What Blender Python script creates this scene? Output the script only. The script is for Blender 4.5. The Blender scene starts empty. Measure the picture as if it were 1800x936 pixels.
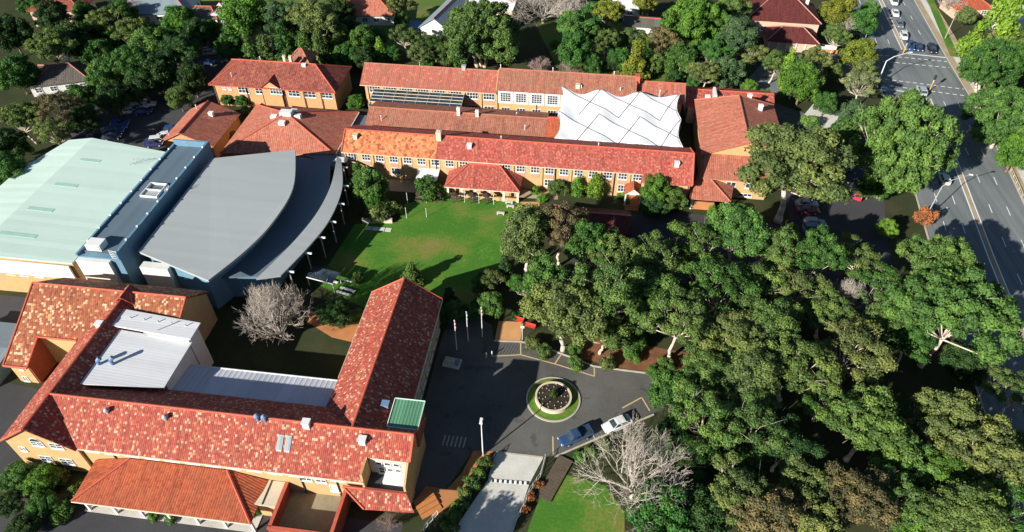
import bpy, bmesh, math, random
import numpy as np
from mathutils import Vector, Matrix

R = math.radians
scene = bpy.context.scene
col = scene.collection

# ------------------------------------------------------------------ camera
CAM_H, FPX, PITCH, YAW = 88.0, 1200.0, R(43.1), R(7.3)
cam_d = bpy.data.cameras.new('camera')
cam_d.sensor_width = 36.0
cam_d.lens = 36.0 * FPX / 1800.0
cam_d.clip_start = 1.0
cam_d.clip_end = 3000.0
cam = bpy.data.objects.new('camera', cam_d)
col.objects.link(cam)
cam.location = (0, 0, CAM_H)
cam.rotation_euler = (math.pi / 2 - PITCH, 0, YAW)
scene.camera = cam

# ------------------------------------------------------------------ sky and sun
SUN_EL, SUN_DIR = R(24.0), R(49.5)          # shadows run towards SUN_DIR (from +X, counter-clockwise)
world = bpy.data.worlds.new('World')
scene.world = world
world.use_nodes = True
wn = world.node_tree
wn.nodes.clear()
sky = wn.nodes.new('ShaderNodeTexSky')
sky.sky_type = 'NISHITA'
sky.sun_disc = False
sky.altitude = 600.0
sky.dust_density = 0.4
sky.ozone_density = 2.0
sky.sun_elevation = SUN_EL
sky.sun_rotation = math.atan2(-math.cos(SUN_DIR), -math.sin(SUN_DIR)) % (2 * math.pi)
bg = wn.nodes.new('ShaderNodeBackground')
bg.inputs['Strength'].default_value = 0.05
wo = wn.nodes.new('ShaderNodeOutputWorld')
wn.links.new(sky.outputs[0], bg.inputs['Color'])
wn.links.new(bg.outputs[0], wo.inputs['Surface'])
sun_d = bpy.data.lights.new('sun', 'SUN')
sun_d.energy = 5.0
sun_d.angle = R(0.5)
sun_d.color = (1.0, 0.955, 0.88)
sun = bpy.data.objects.new('sun', sun_d)
col.objects.link(sun)
sdir = Vector((math.cos(SUN_DIR) * math.cos(SUN_EL), math.sin(SUN_DIR) * math.cos(SUN_EL), -math.sin(SUN_EL)))
sun.rotation_euler = sdir.to_track_quat('-Z', 'Y').to_euler()
sun.location = (-60, -60, 120)
scene.view_settings.view_transform = 'Standard'
scene.view_settings.look = 'None'
scene.view_settings.exposure = 0.68
scene.view_settings.gamma = 1.0
scene.view_settings.use_curve_mapping = False
scene.render.engine = 'CYCLES'
scene.cycles.max_bounces = 5
scene.cycles.diffuse_bounces = 2
scene.cycles.glossy_bounces = 2
scene.cycles.transmission_bounces = 3
scene.cycles.transparent_max_bounces = 4
scene.cycles.caustics_reflective = False
scene.cycles.caustics_refractive = False

# ------------------------------------------------------------------ helpers
_cp, _sp = math.cos(PITCH), math.sin(PITCH)
_f0 = Vector((-math.sin(YAW), math.cos(YAW), 0)); _rt = Vector((math.cos(YAW), math.sin(YAW), 0))
_fw = _f0 * _cp + Vector((0, 0, -_sp)); _up = _f0 * _sp + Vector((0, 0, _cp))
def at(x, y, z=0.0):
    """survey point: where the sight line through photo point (x, y) meets height z"""
    d = _fw * FPX + _rt * (x - 900) - _up * (y - 468)
    t = (z - CAM_H) / d.z
    return Vector((0, 0, CAM_H)) + d * t
def px_m(p):
    """photo pixels per metre at a point"""
    return FPX / ((Vector(p) - Vector((0, 0, CAM_H))).dot(_fw))

def tag(o, label=None, cat=None, group=None, kind=None):
    if label: o['label'] = label
    if cat: o['category'] = cat
    if group: o['group'] = group
    if kind: o['kind'] = kind
    return o
def thing(name, loc, label, cat, group=None, rz=0.0):
    o = bpy.data.objects.new(name, None)
    o.empty_display_size = 0.5
    col.objects.link(o)
    o.location = loc
    o.rotation_euler = (0, 0, rz)
    return tag(o, label, cat, group)
def link(name, mesh, parent=None, loc=None):
    o = bpy.data.objects.new(name, mesh)
    col.objects.link(o)
    if parent: o.parent = parent
    if loc is not None: o.location = loc
    return o
def copy_tree(o, parent=None):
    c = o.copy(); col.objects.link(c); c.parent = parent
    for ch in list(o.children): copy_tree(ch, c)
    return c

class MB:
    """collects polygons; build() links them as one mesh object with UVs in metres"""
    def __init__(s): s.v = []; s.f = []; s.m = []
    def poly(s, pts, mi=0):
        n = len(s.v); s.v += [tuple(p) for p in pts]; s.f.append(tuple(range(n, n + len(pts)))); s.m.append(mi); return s
    def box(s, x0, x1, y0, y1, z0, z1, mi=0):
        n = len(s.v)
        s.v += [(x0, y0, z0), (x1, y0, z0), (x1, y1, z0), (x0, y1, z0), (x0, y0, z1), (x1, y0, z1), (x1, y1, z1), (x0, y1, z1)]
        for q in ((3, 2, 1, 0), (4, 5, 6, 7), (0, 1, 5, 4), (1, 2, 6, 5), (2, 3, 7, 6), (3, 0, 4, 7)):
            s.f.append(tuple(n + i for i in q)); s.m.append(mi)
        return s
    def prism(s, pts, z0, z1, mi=0):
        """vertical prism over a plan polygon (counter-clockwise); z1 may be a list"""
        k = len(pts); n = len(s.v)
        zt = z1 if isinstance(z1, (list, tuple)) else [z1] * k
        zb = z0 if isinstance(z0, (list, tuple)) else [z0] * k
        s.v += [(p[0], p[1], b) for p, b in zip(pts, zb)] + [(p[0], p[1], t) for p, t in zip(pts, zt)]
        s.f.append(tuple(n + i for i in reversed(range(k)))); s.m.append(mi)
        s.f.append(tuple(n + k + i for i in range(k))); s.m.append(mi)
        for i in range(k):
            j = (i + 1) % k; s.f.append((n + i, n + j, n + k + j, n + k + i)); s.m.append(mi)
        return s
    def slab(s, pts, th=0.16, mi=0):
        """roof plane: polygon given counter-clockwise seen from above, with thickness downwards"""
        k = len(pts); n = len(s.v)
        s.v += [tuple(p) for p in pts] + [(p[0], p[1], p[2] - th) for p in pts]
        s.f.append(tuple(n + i for i in range(k))); s.m.append(mi)
        s.f.append(tuple(n + k + i for i in reversed(range(k)))); s.m.append(mi)
        for i in range(k):
            j = (i + 1) % k; s.f.append((n + j, n + i, n + k + i, n + k + j)); s.m.append(mi)
        return s
    def tube(s, p, q, r0, r1=None, n=6, mi=0, cap=True):
        p, q = Vector(p), Vector(q); r1 = r0 if r1 is None else r1
        d = (q - p)
        if d.length < 1e-6: return s
        d.normalize(); a = d.orthogonal().normalized(); b = d.cross(a); k = len(s.v)
        for c, r in ((p, r0), (q, r1)):
            for i in range(n):
                t = 2 * math.pi * i / n; w = c + (a * math.cos(t) + b * math.sin(t)) * r; s.v.append(tuple(w))
        for i in range(n):
            j = (i + 1) % n; s.f.append((k + i, k + j, k + n + j, k + n + i)); s.m.append(mi)
        if cap:
            s.f.append(tuple(k + i for i in reversed(range(n)))); s.m.append(mi)
            s.f.append(tuple(k + n + i for i in range(n))); s.m.append(mi)
        return s
    def path(s, pts, r, n=6, mi=0):
        for i in range(len(pts) - 1):
            ra = r[i] if isinstance(r, (list, tuple)) else r; rb = r[i + 1] if isinstance(r, (list, tuple)) else r
            s.tube(pts[i], pts[i + 1], ra, rb, n, mi)
        return s
    def mesh(s, name, mats, smooth=False):
        me = bpy.data.meshes.new(name)
        me.from_pydata(s.v, [], s.f)
        if not isinstance(mats, (list, tuple)): mats = [mats]
        for m in mats: me.materials.append(m)
        if len(mats) > 1: me.polygons.foreach_set('material_index', s.m)
        if smooth: me.polygons.foreach_set('use_smooth', [True] * len(s.f))
        uv = me.uv_layers.new(name='UVMap')
        me.update()
        buf = np.zeros((len(me.loops), 2), dtype=np.float32)
        Z = Vector((0, 0, 1))
        vs = me.vertices
        for pl in me.polygons:
            nrm = pl.normal
            if abs(nrm.z) > 0.9995: ua, va = Vector((1, 0, 0)), Vector((0, 1, 0))
            else:
                ua = Z.cross(nrm); ua.normalize(); va = nrm.cross(ua)
            for li, vi in zip(pl.loop_indices, pl.vertices):
                c = vs[vi].co; buf[li] = (c.dot(ua), c.dot(va))
        uv.data.foreach_set('uv', buf.ravel())
        return me
    def build(s, name, mats, parent=None, smooth=False, loc=None):
        return link(name, s.mesh(name, mats, smooth), parent, loc)

# ------------------------------------------------------------------ materials
def nmat(name):
    m = bpy.data.materials.new(name); m.use_nodes = True
    nt = m.node_tree; nt.nodes.clear()
    out = nt.nodes.new('ShaderNodeOutputMaterial'); b = nt.nodes.new('ShaderNodeBsdfPrincipled')
    nt.links.new(b.outputs[0], out.inputs[0])
    return m, nt, b
def N(nt, t, **kw):
    n = nt.nodes.new('ShaderNode' + t)
    for k, v in kw.items(): setattr(n, k, v)
    return n
def math_n(nt, op, a, b=None, c=None):
    n = N(nt, 'Math', operation=op)
    for i, x in enumerate((a, b, c)):
        if x is None: continue
        if isinstance(x, (int, float)): n.inputs[i].default_value = x
        else: nt.links.new(x, n.inputs[i])
    return n.outputs[0]
def ramp(nt, fac, stops, interp='LINEAR'):
    r = N(nt, 'ValToRGB'); cr = r.color_ramp; cr.interpolation = interp
    while len(cr.elements) < len(stops): cr.elements.new(0.5)
    for e, (p, c) in zip(cr.elements, stops):
        e.position = p; e.color = (c[0], c[1], c[2], 1)
    nt.links.new(fac, r.inputs[0]); return r.outputs[0]
def mixc(nt, fac, a, b, mode='MIX'):
    n = N(nt, 'Mix', data_type='RGBA', blend_type=mode)
    for sock, x in ((n.inputs[0], fac), (n.inputs[6], a), (n.inputs[7], b)):
        if isinstance(x, (int, float)): sock.default_value = x
        elif isinstance(x, tuple): sock.default_value = (x[0], x[1], x[2], 1)
        else: nt.links.new(x, sock)
    return n.outputs[2]
def noise(nt, vec, scale, detail=3, rough=0.55):
    n = N(nt, 'TexNoise'); n.inputs['Scale'].default_value = scale; n.inputs['Detail'].default_value = detail
    n.inputs['Roughness'].default_value = rough
    if vec is not None: nt.links.new(vec, n.inputs['Vector'])
    return n.outputs['Fac']
def objco(nt): return N(nt, 'TexCoord').outputs['Object']
def geopos(nt): return N(nt, 'NewGeometry').outputs['Position']
def bump(nt, b, h, dist=0.05, strength=0.6):
    n = N(nt, 'Bump'); n.inputs['Distance'].default_value = dist; n.inputs['Strength'].default_value = strength
    nt.links.new(h, n.inputs['Height']); nt.links.new(n.outputs[0], b.inputs['Normal'])

def plain(name, c, rough=0.6, var=0.18, scale=0.6, metal=0.0, spec=0.3, bmp=0.0):
    """one paint or stone: base colour with uneven weathering"""
    m, nt, b = nmat(name)
    p = geopos(nt)
    n1 = noise(nt, p, scale, 5, 0.6); n2 = noise(nt, p, scale * 7, 3, 0.6)
    f = math_n(nt, 'ADD', math_n(nt, 'MULTIPLY', n1, 0.6), math_n(nt, 'MULTIPLY', n2, 0.4))
    cc = ramp(nt, f, [(0.3, tuple(x * (1 - var) for x in c)), (0.7, tuple(min(1, x * (1 + var)) for x in c))])
    nt.links.new(cc, b.inputs['Base Color'])
    b.inputs['Roughness'].default_value = rough; b.inputs['Metallic'].default_value = metal
    b.inputs['Specular IOR Level'].default_value = spec
    if bmp: bump(nt, b, n2, bmp)
    return m

def tile_mat(name, stops, tw=0.36, th=0.40, weather=(0.12, 0.10, 0.08), wamt=0.35, stag=0.0, bs=0.7):
    """roof tiles: every tile its own fired colour, pan profile and overlapping rows"""
    m, nt, b = nmat(name)
    uv = N(nt, 'UVMap').outputs[0]
    sep = N(nt, 'SeparateXYZ'); nt.links.new(uv, sep.inputs[0])
    v = math_n(nt, 'DIVIDE', sep.outputs[1], th)
    row = math_n(nt, 'FLOOR', v)
    u = math_n(nt, 'ADD', math_n(nt, 'DIVIDE', sep.outputs[0], tw), math_n(nt, 'MULTIPLY', row, stag))
    cu = math_n(nt, 'FLOOR', u)
    comb = N(nt, 'CombineXYZ'); nt.links.new(cu, comb.inputs[0]); nt.links.new(row, comb.inputs[1])
    wn_ = N(nt, 'TexWhiteNoise', noise_dimensions='2D'); nt.links.new(comb.outputs[0], wn_.inputs[0])
    base = mixc(nt, 0.28, ramp(nt, wn_.outputs['Value'], stops, 'CONSTANT'), tuple(sum(c[1][k] for c in stops[:3]) / len(stops[:3]) for k in range(3)))
    p = geopos(nt)
    nz = noise(nt, p, 0.35, 6, 0.65)
    fine = noise(nt, p, 4.0, 3, 0.7)
    wf = math_n(nt, 'MULTIPLY', ramp(nt, nz, [(0.45, (0, 0, 0)), (0.72, (1, 1, 1))]), wamt)
    c = mixc(nt, wf, base, weather)
    c = mixc(nt, 0.30, c, ramp(nt, fine, [(0.3, (0.35, 0.35, 0.35)), (0.7, (1.25, 1.2, 1.15))]), 'MULTIPLY')
    mp = N(nt, 'Mapping'); mp.inputs['Scale'].default_value = (1.5, 0.16, 1); nt.links.new(uv, mp.inputs[0])
    st = noise(nt, mp.outputs[0], 1.0, 5, 0.7)
    c = mixc(nt, 0.8, c, ramp(nt, st, [(0.34, (0.62, 0.60, 0.58)), (0.52, (1.0, 1.0, 1.0)), (0.70, (1.10, 1.08, 1.06))]), 'MULTIPLY')
    nt.links.new(c, b.inputs['Base Color'])
    b.inputs['Roughness'].default_value = 0.75; b.inputs['Specular IOR Level'].default_value = 0.25
    fu = math_n(nt, 'FRACT', u); fv = math_n(nt, 'FRACT', v)
    prof = math_n(nt, 'ABSOLUTE', math_n(nt, 'SINE', math_n(nt, 'MULTIPLY', fu, math.pi)))
    step = math_n(nt, 'SUBTRACT', 1.0, fv)
    h = math_n(nt, 'ADD', math_n(nt, 'MULTIPLY', prof, 0.5), math_n(nt, 'MULTIPLY', step, 0.5))
    bump(nt, b, h, 0.09, bs)
    return m

def metal_sheet(name, c, pitch=0.55, var=0.06, rough=0.55, bs=0.4):
    """profiled roof sheet: ribs run down the slope, faint sheet-to-sheet differences and grime"""
    m, nt, b = nmat(name)
    uv = N(nt, 'UVMap').outputs[0]
    sep = N(nt, 'SeparateXYZ'); nt.links.new(uv, sep.inputs[0])
    u = math_n(nt, 'DIVIDE', sep.outputs[0], pitch)
    w1 = N(nt, 'TexWhiteNoise', noise_dimensions='1D'); nt.links.new(math_n(nt, 'FLOOR', math_n(nt, 'DIVIDE', u, 2.0)), w1.inputs['W'])
    p = geopos(nt); n1 = noise(nt, p, 0.18, 5, 0.6); n2 = noise(nt, p, 1.6, 4, 0.7)
    f = math_n(nt, 'ADD', math_n(nt, 'ADD', math_n(nt, 'MULTIPLY', w1.outputs['Value'], 0.35), math_n(nt, 'MULTIPLY', n1, 0.45)), math_n(nt, 'MULTIPLY', n2, 0.2))
    nt.links.new(ramp(nt, f, [(0.25, tuple(x * (1 - var * 2) for x in c)), (0.75, tuple(min(1, x * (1 + var)) for x in c))]), b.inputs['Base Color'])
    rib = math_n(nt, 'POWER', math_n(nt, 'ABSOLUTE', math_n(nt, 'SINE', math_n(nt, 'MULTIPLY', u, math.pi))), 6.0)
    bump(nt, b, rib, 0.04, bs)
    b.inputs['Roughness'].default_value = rough; b.inputs['Specular IOR Level'].default_value = 0.35
    return m

def leaf_mat(name):
    m, nt, b = nmat(name)
    oi = N(nt, 'ObjectInfo'); at_ = N(nt, 'Attribute', attribute_name='tint')
    t = at_.outputs['Fac']
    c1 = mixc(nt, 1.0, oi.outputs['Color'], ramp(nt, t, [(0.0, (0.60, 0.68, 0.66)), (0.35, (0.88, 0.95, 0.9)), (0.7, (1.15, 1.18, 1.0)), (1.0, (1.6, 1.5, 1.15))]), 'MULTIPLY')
    hsv = N(nt, 'HueSaturation'); nt.links.new(c1, hsv.inputs['Color'])
    nt.links.new(math_n(nt, 'ADD', 0.485, math_n(nt, 'MULTIPLY', oi.outputs['Random'], 0.03)), hsv.inputs['Hue'])
    nt.links.new(hsv.outputs[0], b.inputs['Base Color'])
    b.inputs['Roughness'].default_value = 0.6; b.inputs['Specular IOR Level'].default_value = 0.25
    tr = N(nt, 'BsdfTranslucent'); nt.links.new(hsv.outputs[0], tr.inputs[0])
    mx = N(nt, 'MixShader'); mx.inputs[0].default_value = 0.22
    out = [n for n in nt.nodes if n.type == 'OUTPUT_MATERIAL'][0]
    nt.links.new(b.outputs[0], mx.inputs[1]); nt.links.new(tr.outputs[0], mx.inputs[2]); nt.links.new(mx.outputs[0], out.inputs[0])
    return m

def ground_mat(name, stops, scale=0.25, fine=5.0, rough=0.95, bmp=0.04, fmix=0.35):
    m, nt, b = nmat(name)
    p = geopos(nt); n1 = noise(nt, p, scale, 6, 0.6); n2 = noise(nt, p, fine, 4, 0.7)
    f = math_n(nt, 'ADD', math_n(nt, 'MULTIPLY', n1, 1 - fmix), math_n(nt, 'MULTIPLY', n2, fmix))
    nt.links.new(ramp(nt, f, stops), b.inputs['Base Color'])
    b.inputs['Roughness'].default_value = rough; b.inputs['Specular IOR Level'].default_value = 0.15
    bump(nt, b, n2, bmp, 0.5)
    return m

def paint_mat(name):
    """car paint in the object's own colour"""
    m, nt, b = nmat(name)
    oi = N(nt, 'ObjectInfo'); nt.links.new(oi.outputs['Color'], b.inputs['Base Color'])
    b.inputs['Roughness'].default_value = 0.3; b.inputs['Coat Weight'].default_value = 0.6; b.inputs['Coat Roughness'].default_value = 0.08
    return m
def glass_mat(name, c=(0.02, 0.03, 0.04), rough=0.08):
    m, nt, b = nmat(name)
    p = geopos(nt); n1 = noise(nt, p, 0.9, 2, 0.5)
    nt.links.new(ramp(nt, n1, [(0.35, c), (0.65, tuple(x * 2.2 + 0.01 for x in c))]), b.inputs['Base Color'])
    b.inputs['Roughness'].default_value = rough; b.inputs['Specular IOR Level'].default_value = 0.6
    return m

M = {}
M['mottled'] = tile_mat('tile_mottled', [(0, (0.41, 0.085, 0.06)), (0.34, (0.49, 0.11, 0.075)), (0.60, (0.30, 0.06, 0.048)), (0.72, (0.55, 0.18, 0.10)), (0.85, (0.62, 0.32, 0.17)), (0.93, (0.80, 0.60, 0.40))], 0.27, 0.33, (0.22, 0.08, 0.05), 0.3)
M['mottled_tan'] = tile_mat('tile_mottled_tan', [(0, (0.40, 0.125, 0.06)), (0.34, (0.46, 0.155, 0.075)), (0.58, (0.27, 0.075, 0.04)), (0.72, (0.55, 0.22, 0.10)), (0.80, (0.74, 0.46, 0.22)), (0.90, (0.88, 0.72, 0.46))], 0.36, 0.36, (0.24, 0.10, 0.06), 0.3, 0.37)
M['terracotta'] = tile_mat('tile_terracotta', [(0, (0.47, 0.11, 0.048)), (0.4, (0.53, 0.135, 0.06)), (0.75, (0.40, 0.085, 0.042)), (0.93, (0.33, 0.07, 0.036))], 0.34, 0.40, (0.33, 0.12, 0.07), 0.5)
M['orange'] = tile_mat('tile_orange', [(0, (0.68, 0.22, 0.09)), (0.42, (0.80, 0.32, 0.14)), (0.70, (0.52, 0.13, 0.06)), (0.84, (0.28, 0.07, 0.04))], 0.5, 0.46, (0.4, 0.16, 0.08), 0.2, 0.5)
M['red'] = tile_mat('tile_red', [(0, (0.46, 0.095, 0.07)), (0.4, (0.53, 0.14, 0.10)), (0.66, (0.33, 0.062, 0.05)), (0.86, (0.62, 0.25, 0.18))], 0.32, 0.34, (0.30, 0.13, 0.10), 0.5)
M['reddark'] = tile_mat('tile_red_dull', [(0, (0.31, 0.085, 0.06)), (0.4, (0.36, 0.11, 0.075)), (0.7, (0.22, 0.05, 0.04)), (0.88, (0.42, 0.16, 0.11))], 0.5, 0.46, (0.24, 0.09, 0.065), 0.35)
M['brown'] = tile_mat('tile_brown', [(0, (0.40, 0.15, 0.10)), (0.35, (0.34, 0.13, 0.09)), (0.65, (0.46, 0.19, 0.12)), (0.9, (0.30, 0.10, 0.07))], 0.42, 0.42, (0.27, 0.17, 0.10), 0.65)
M['brownred'] = tile_mat('tile_brown_red', [(0, (0.45, 0.15, 0.105)), (0.4, (0.52, 0.13, 0.09)), (0.65, (0.38, 0.13, 0.09)), (0.88, (0.60, 0.25, 0.17))], 0.46, 0.44, (0.33, 0.18, 0.12), 0.6)
M['pink'] = tile_mat('tile_pink', [(0, (0.56, 0.19, 0.12)), (0.4, (0.50, 0.15, 0.10)), (0.72, (0.62, 0.25, 0.16)), (0.92, (0.42, 0.12, 0.08))], 0.42, 0.42, (0.42, 0.20, 0.13), 0.5)
M['maroon'] = tile_mat('tile_maroon', [(0, (0.13, 0.030, 0.028)), (0.5, (0.16, 0.04, 0.035)), (0.8, (0.10, 0.025, 0.025))], 0.4, 0.42, (0.1, 0.04, 0.035), 0.3)
M['greytile'] = tile_mat('tile_grey', [(0, (0.15, 0.13, 0.115)), (0.5, (0.18, 0.155, 0.135)), (0.8, (0.12, 0.10, 0.09))], 0.4, 0.42, (0.13, 0.11, 0.09), 0.4)
M['ridge'] = plain('ridge_tile', (0.56, 0.12, 0.07), 0.75, 0.25, 1.2)
M['ridge_brown'] = plain('ridge_tile_brown', (0.42, 0.16, 0.10), 0.75, 0.25, 1.2)
M['ridge_maroon'] = plain('ridge_tile_maroon', (0.45, 0.22, 0.17), 0.75, 0.2, 1.2)
M['greensheet'] = metal_sheet('sheet_mint', (0.61, 0.77, 0.67), 0.6, 0.05, 0.55, 0.10)
M['greysheet'] = metal_sheet('sheet_grey', (0.42, 0.45, 0.445), 0.6, 0.03, 0.55, 0.08)
M['bluesheet'] = metal_sheet('sheet_blue_grey', (0.13, 0.18, 0.22), 0.6, 0.06, 0.6, 0.15)
M['whitesheet'] = metal_sheet('sheet_white', (0.78, 0.79, 0.80), 0.5, 0.05, 0.55, 0.18)
M['corrug'] = metal_sheet('sheet_corrugated', (0.62, 0.65, 0.70), 0.8, 0.10, 0.5, 0.9)
M['copper'] = metal_sheet('sheet_green', (0.13, 0.33, 0.19), 0.45, 0.15, 0.6, 0.9)
M['slate'] = metal_sheet('sheet_slate', (0.24, 0.30, 0.33), 0.6, 0.06)
M['olive_sheet'] = metal_sheet('sheet_olive', (0.14, 0.14, 0.11), 0.9, 0.12)
M['bluewall'] = metal_sheet('cladding_blue', (0.15, 0.28, 0.38), 0.6, 0.05)
M['cream'] = plain('brick_cream', (0.57, 0.36, 0.165), 0.9, 0.14, 0.9)
M['buff'] = plain('brick_buff', (0.60, 0.32, 0.15), 0.9, 0.16, 0.9)
M['render'] = plain('render_cream', (0.68, 0.58, 0.42), 0.9, 0.10, 0.6)
M['redbrick'] = plain('brick_red', (0.30, 0.075, 0.05), 0.9, 0.2, 1.2)
M['pinkbrick'] = plain('brick_pink', (0.55, 0.30, 0.19), 0.9, 0.14, 1.2)
M['white'] = plain('paint_white', (0.80, 0.80, 0.78), 0.5, 0.06, 0.8)
M['whitewall'] = plain('wall_white', (0.74, 0.72, 0.66), 0.85, 0.10, 0.4)
M['peach'] = plain('wall_peach', (0.62, 0.42, 0.30), 0.85, 0.10, 0.4)
M['darkmetal'] = plain('metal_dark', (0.04, 0.045, 0.05), 0.5, 0.2, 1.5)
M['greymetal'] = plain('metal_grey', (0.42, 0.43, 0.43), 0.45, 0.15, 1.5)
M['glass'] = glass_mat('window_glass')
M['bluebits'] = plain('vent_blue', (0.16, 0.26, 0.42), 0.5, 0.2, 2.0)
M['membrane'] = plain('membrane_white', (0.93, 0.94, 0.95), 0.6, 0.04, 0.3)
M['seam'] = plain('membrane_seam', (0.24, 0.25, 0.27), 0.7, 0.2, 1.5)
M['timber'] = plain('timber_weathered', (0.12, 0.09, 0.065), 0.9, 0.3, 1.5)
M['orangewood'] = plain('timber_orange', (0.55, 0.22, 0.07), 0.8, 0.2, 1.5)
M['concrete'] = ground_mat('concrete_slab', [(0.3, (0.52, 0.50, 0.44)), (0.7, (0.74, 0.73, 0.66))], 0.3, 3.0)
M['kerb'] = plain('kerb_concrete', (0.50, 0.45, 0.36), 0.9, 0.2, 0.8)
M['asphalt'] = ground_mat('asphalt', [(0.3, (0.055, 0.053, 0.046)), (0.7, (0.090, 0.086, 0.076))], 0.12, 3.0, 0.9, 0.01)
def drive_mat():
    m, nt, b = nmat('asphalt_drive')
    p = geopos(nt); n1 = noise(nt, p, 0.12, 5, 0.6); n2 = noise(nt, p, 3.0, 4, 0.7); n3 = noise(nt, p, 0.33, 3, 0.6)
    base = ramp(nt, math_n(nt, 'ADD', math_n(nt, 'MULTIPLY', n1, 0.65), math_n(nt, 'MULTIPLY', n2, 0.35)), [(0.36, (0.098, 0.095, 0.086)), (0.64, (0.155, 0.150, 0.137))])
    st = math_n(nt, 'MULTIPLY', ramp(nt, n3, [(0.60, (0, 0, 0)), (0.68, (1, 1, 1))]), 0.5)
    c = mixc(nt, st, base, (0.045, 0.044, 0.040))
    vo = N(nt, 'TexVoronoi', feature='DISTANCE_TO_EDGE'); vo.inputs['Scale'].default_value = 0.13; nt.links.new(p, vo.inputs['Vector'])
    cr = math_n(nt, 'MULTIPLY', math_n(nt, 'LESS_THAN', vo.outputs['Distance'], 0.005), 0.22)
    c = mixc(nt, cr, c, (0.04, 0.04, 0.037))
    nt.links.new(c, b.inputs['Base Color']); b.inputs['Roughness'].default_value = 0.9; b.inputs['Specular IOR Level'].default_value = 0.15
    return m
M['asphalt'] = drive_mat()
M['road'] = ground_mat('road_asphalt', [(0.3, (0.15, 0.165, 0.165)), (0.7, (0.225, 0.25, 0.245))], 0.10, 2.5, 0.85, 0.01)
def streak_road():
    m, nt, b = nmat('road_asphalt_worn')
    p = geopos(nt); mp = N(nt, 'Mapping'); mp.inputs['Rotation'].default_value = (0, 0, R(5)); mp.inputs['Scale'].default_value = (0.75, 0.025, 1); nt.links.new(p, mp.inputs[0])
    n1 = noise(nt, mp.outputs[0], 1.0, 5, 0.65); n2 = noise(nt, p, 2.5, 4, 0.7); n3 = noise(nt, p, 0.06, 3, 0.5)
    f = math_n(nt, 'ADD', math_n(nt, 'MULTIPLY', n1, 0.6), math_n(nt, 'ADD', math_n(nt, 'MULTIPLY', n2, 0.15), math_n(nt, 'MULTIPLY', n3, 0.25)))
    nt.links.new(ramp(nt, f, [(0.33, (0.11, 0.125, 0.13)), (0.5, (0.18, 0.20, 0.20)), (0.68, (0.26, 0.28, 0.27))]), b.inputs['Base Color'])
    b.inputs['Roughness'].default_value = 0.85; b.inputs['Specular IOR Level'].default_value = 0.2
    return m
M['road'] = streak_road()
M['carpark'] = ground_mat('asphalt_old', [(0.3, (0.05, 0.05, 0.055)), (0.7, (0.09, 0.09, 0.095))], 0.12, 3.0, 0.9, 0.01)
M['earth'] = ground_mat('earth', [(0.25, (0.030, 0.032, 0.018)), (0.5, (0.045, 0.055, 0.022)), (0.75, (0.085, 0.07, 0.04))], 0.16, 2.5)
M['mulch'] = ground_mat('mulch', [(0.3, (0.13, 0.055, 0.03)), (0.7, (0.30, 0.14, 0.07))], 0.5, 4.0)
M['lawn'] = ground_mat('lawn', [(0.36, (0.26, 0.20, 0.07)), (0.43, (0.17, 0.21, 0.04)), (0.49, (0.085, 0.21, 0.025)), (0.56, (0.055, 0.17, 0.02)), (0.66, (0.12, 0.29, 0.03))], 0.085, 2.2, 0.95, 0.06, 0.34)
M['lawn2'] = ground_mat('lawn_far', [(0.25, (0.28, 0.20, 0.09)), (0.5, (0.10, 0.16, 0.035)), (0.75, (0.09, 0.22, 0.03))], 0.14, 3.0)
M['verge'] = ground_mat('verge', [(0.3, (0.32, 0.23, 0.13)), (0.7, (0.50, 0.42, 0.30))], 0.25, 3.0)
M['orangepave'] = ground_mat('paving_orange', [(0.3, (0.55, 0.26, 0.10)), (0.7, (0.72, 0.40, 0.18))], 0.4, 5.0)
M['brickpave'] = ground_mat('paving_brick', [(0.3, (0.42, 0.17, 0.07)), (0.7, (0.60, 0.27, 0.11))], 0.4, 4.0)
M['courtpave'] = ground_mat('paving_court', [(0.3, (0.22, 0.19, 0.13)), (0.7, (0.40, 0.35, 0.22))], 0.3, 1.6, 0.9)
M['soil'] = ground_mat('soil', [(0.3, (0.030, 0.024, 0.018)), (0.7, (0.065, 0.052, 0.035))], 0.8, 6.0)
M['paint_w'] = plain('road_paint_white', (0.88, 0.88, 0.86), 0.8, 0.08, 2.0)
M['paint_y'] = plain('road_paint_yellow', (0.62, 0.45, 0.22), 0.8, 0.15, 2.0)
M['leaf'] = leaf_mat('leaf')
M['bark_pale'] = plain('bark_pale', (0.62, 0.52, 0.42), 0.9, 0.25, 1.0)
M['bark_dark'] = plain('bark_dark', (0.20, 0.14, 0.10), 0.95, 0.3, 1.0)
M['bark_bare'] = plain('bark_bare', (0.44, 0.39, 0.33), 0.95, 0.2, 0.8)
M['bark_mauve'] = plain('bark_mauve', (0.36, 0.26, 0.23), 0.95, 0.2, 0.8)
M['paint'] = paint_mat('car_paint')
M['tyre'] = plain('tyre', (0.02, 0.02, 0.02), 0.8, 0.2, 2.0)
M['lamp'] = plain('lamp_lens', (0.75, 0.75, 0.72), 0.2, 0.05, 2.0)
M['taillight'] = plain('lamp_lens_red', (0.45, 0.02, 0.02), 0.2, 0.05, 2.0)
M['yellow'] = plain('paint_yellow', (0.75, 0.45, 0.05), 0.6, 0.1, 2.0)
M['redpaint'] = plain('paint_red', (0.60, 0.06, 0.04), 0.5, 0.12, 1.5)
M['flower'] = plain('petal_white', (0.50, 0.48, 0.38), 0.8, 0.1, 2.0)

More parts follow.
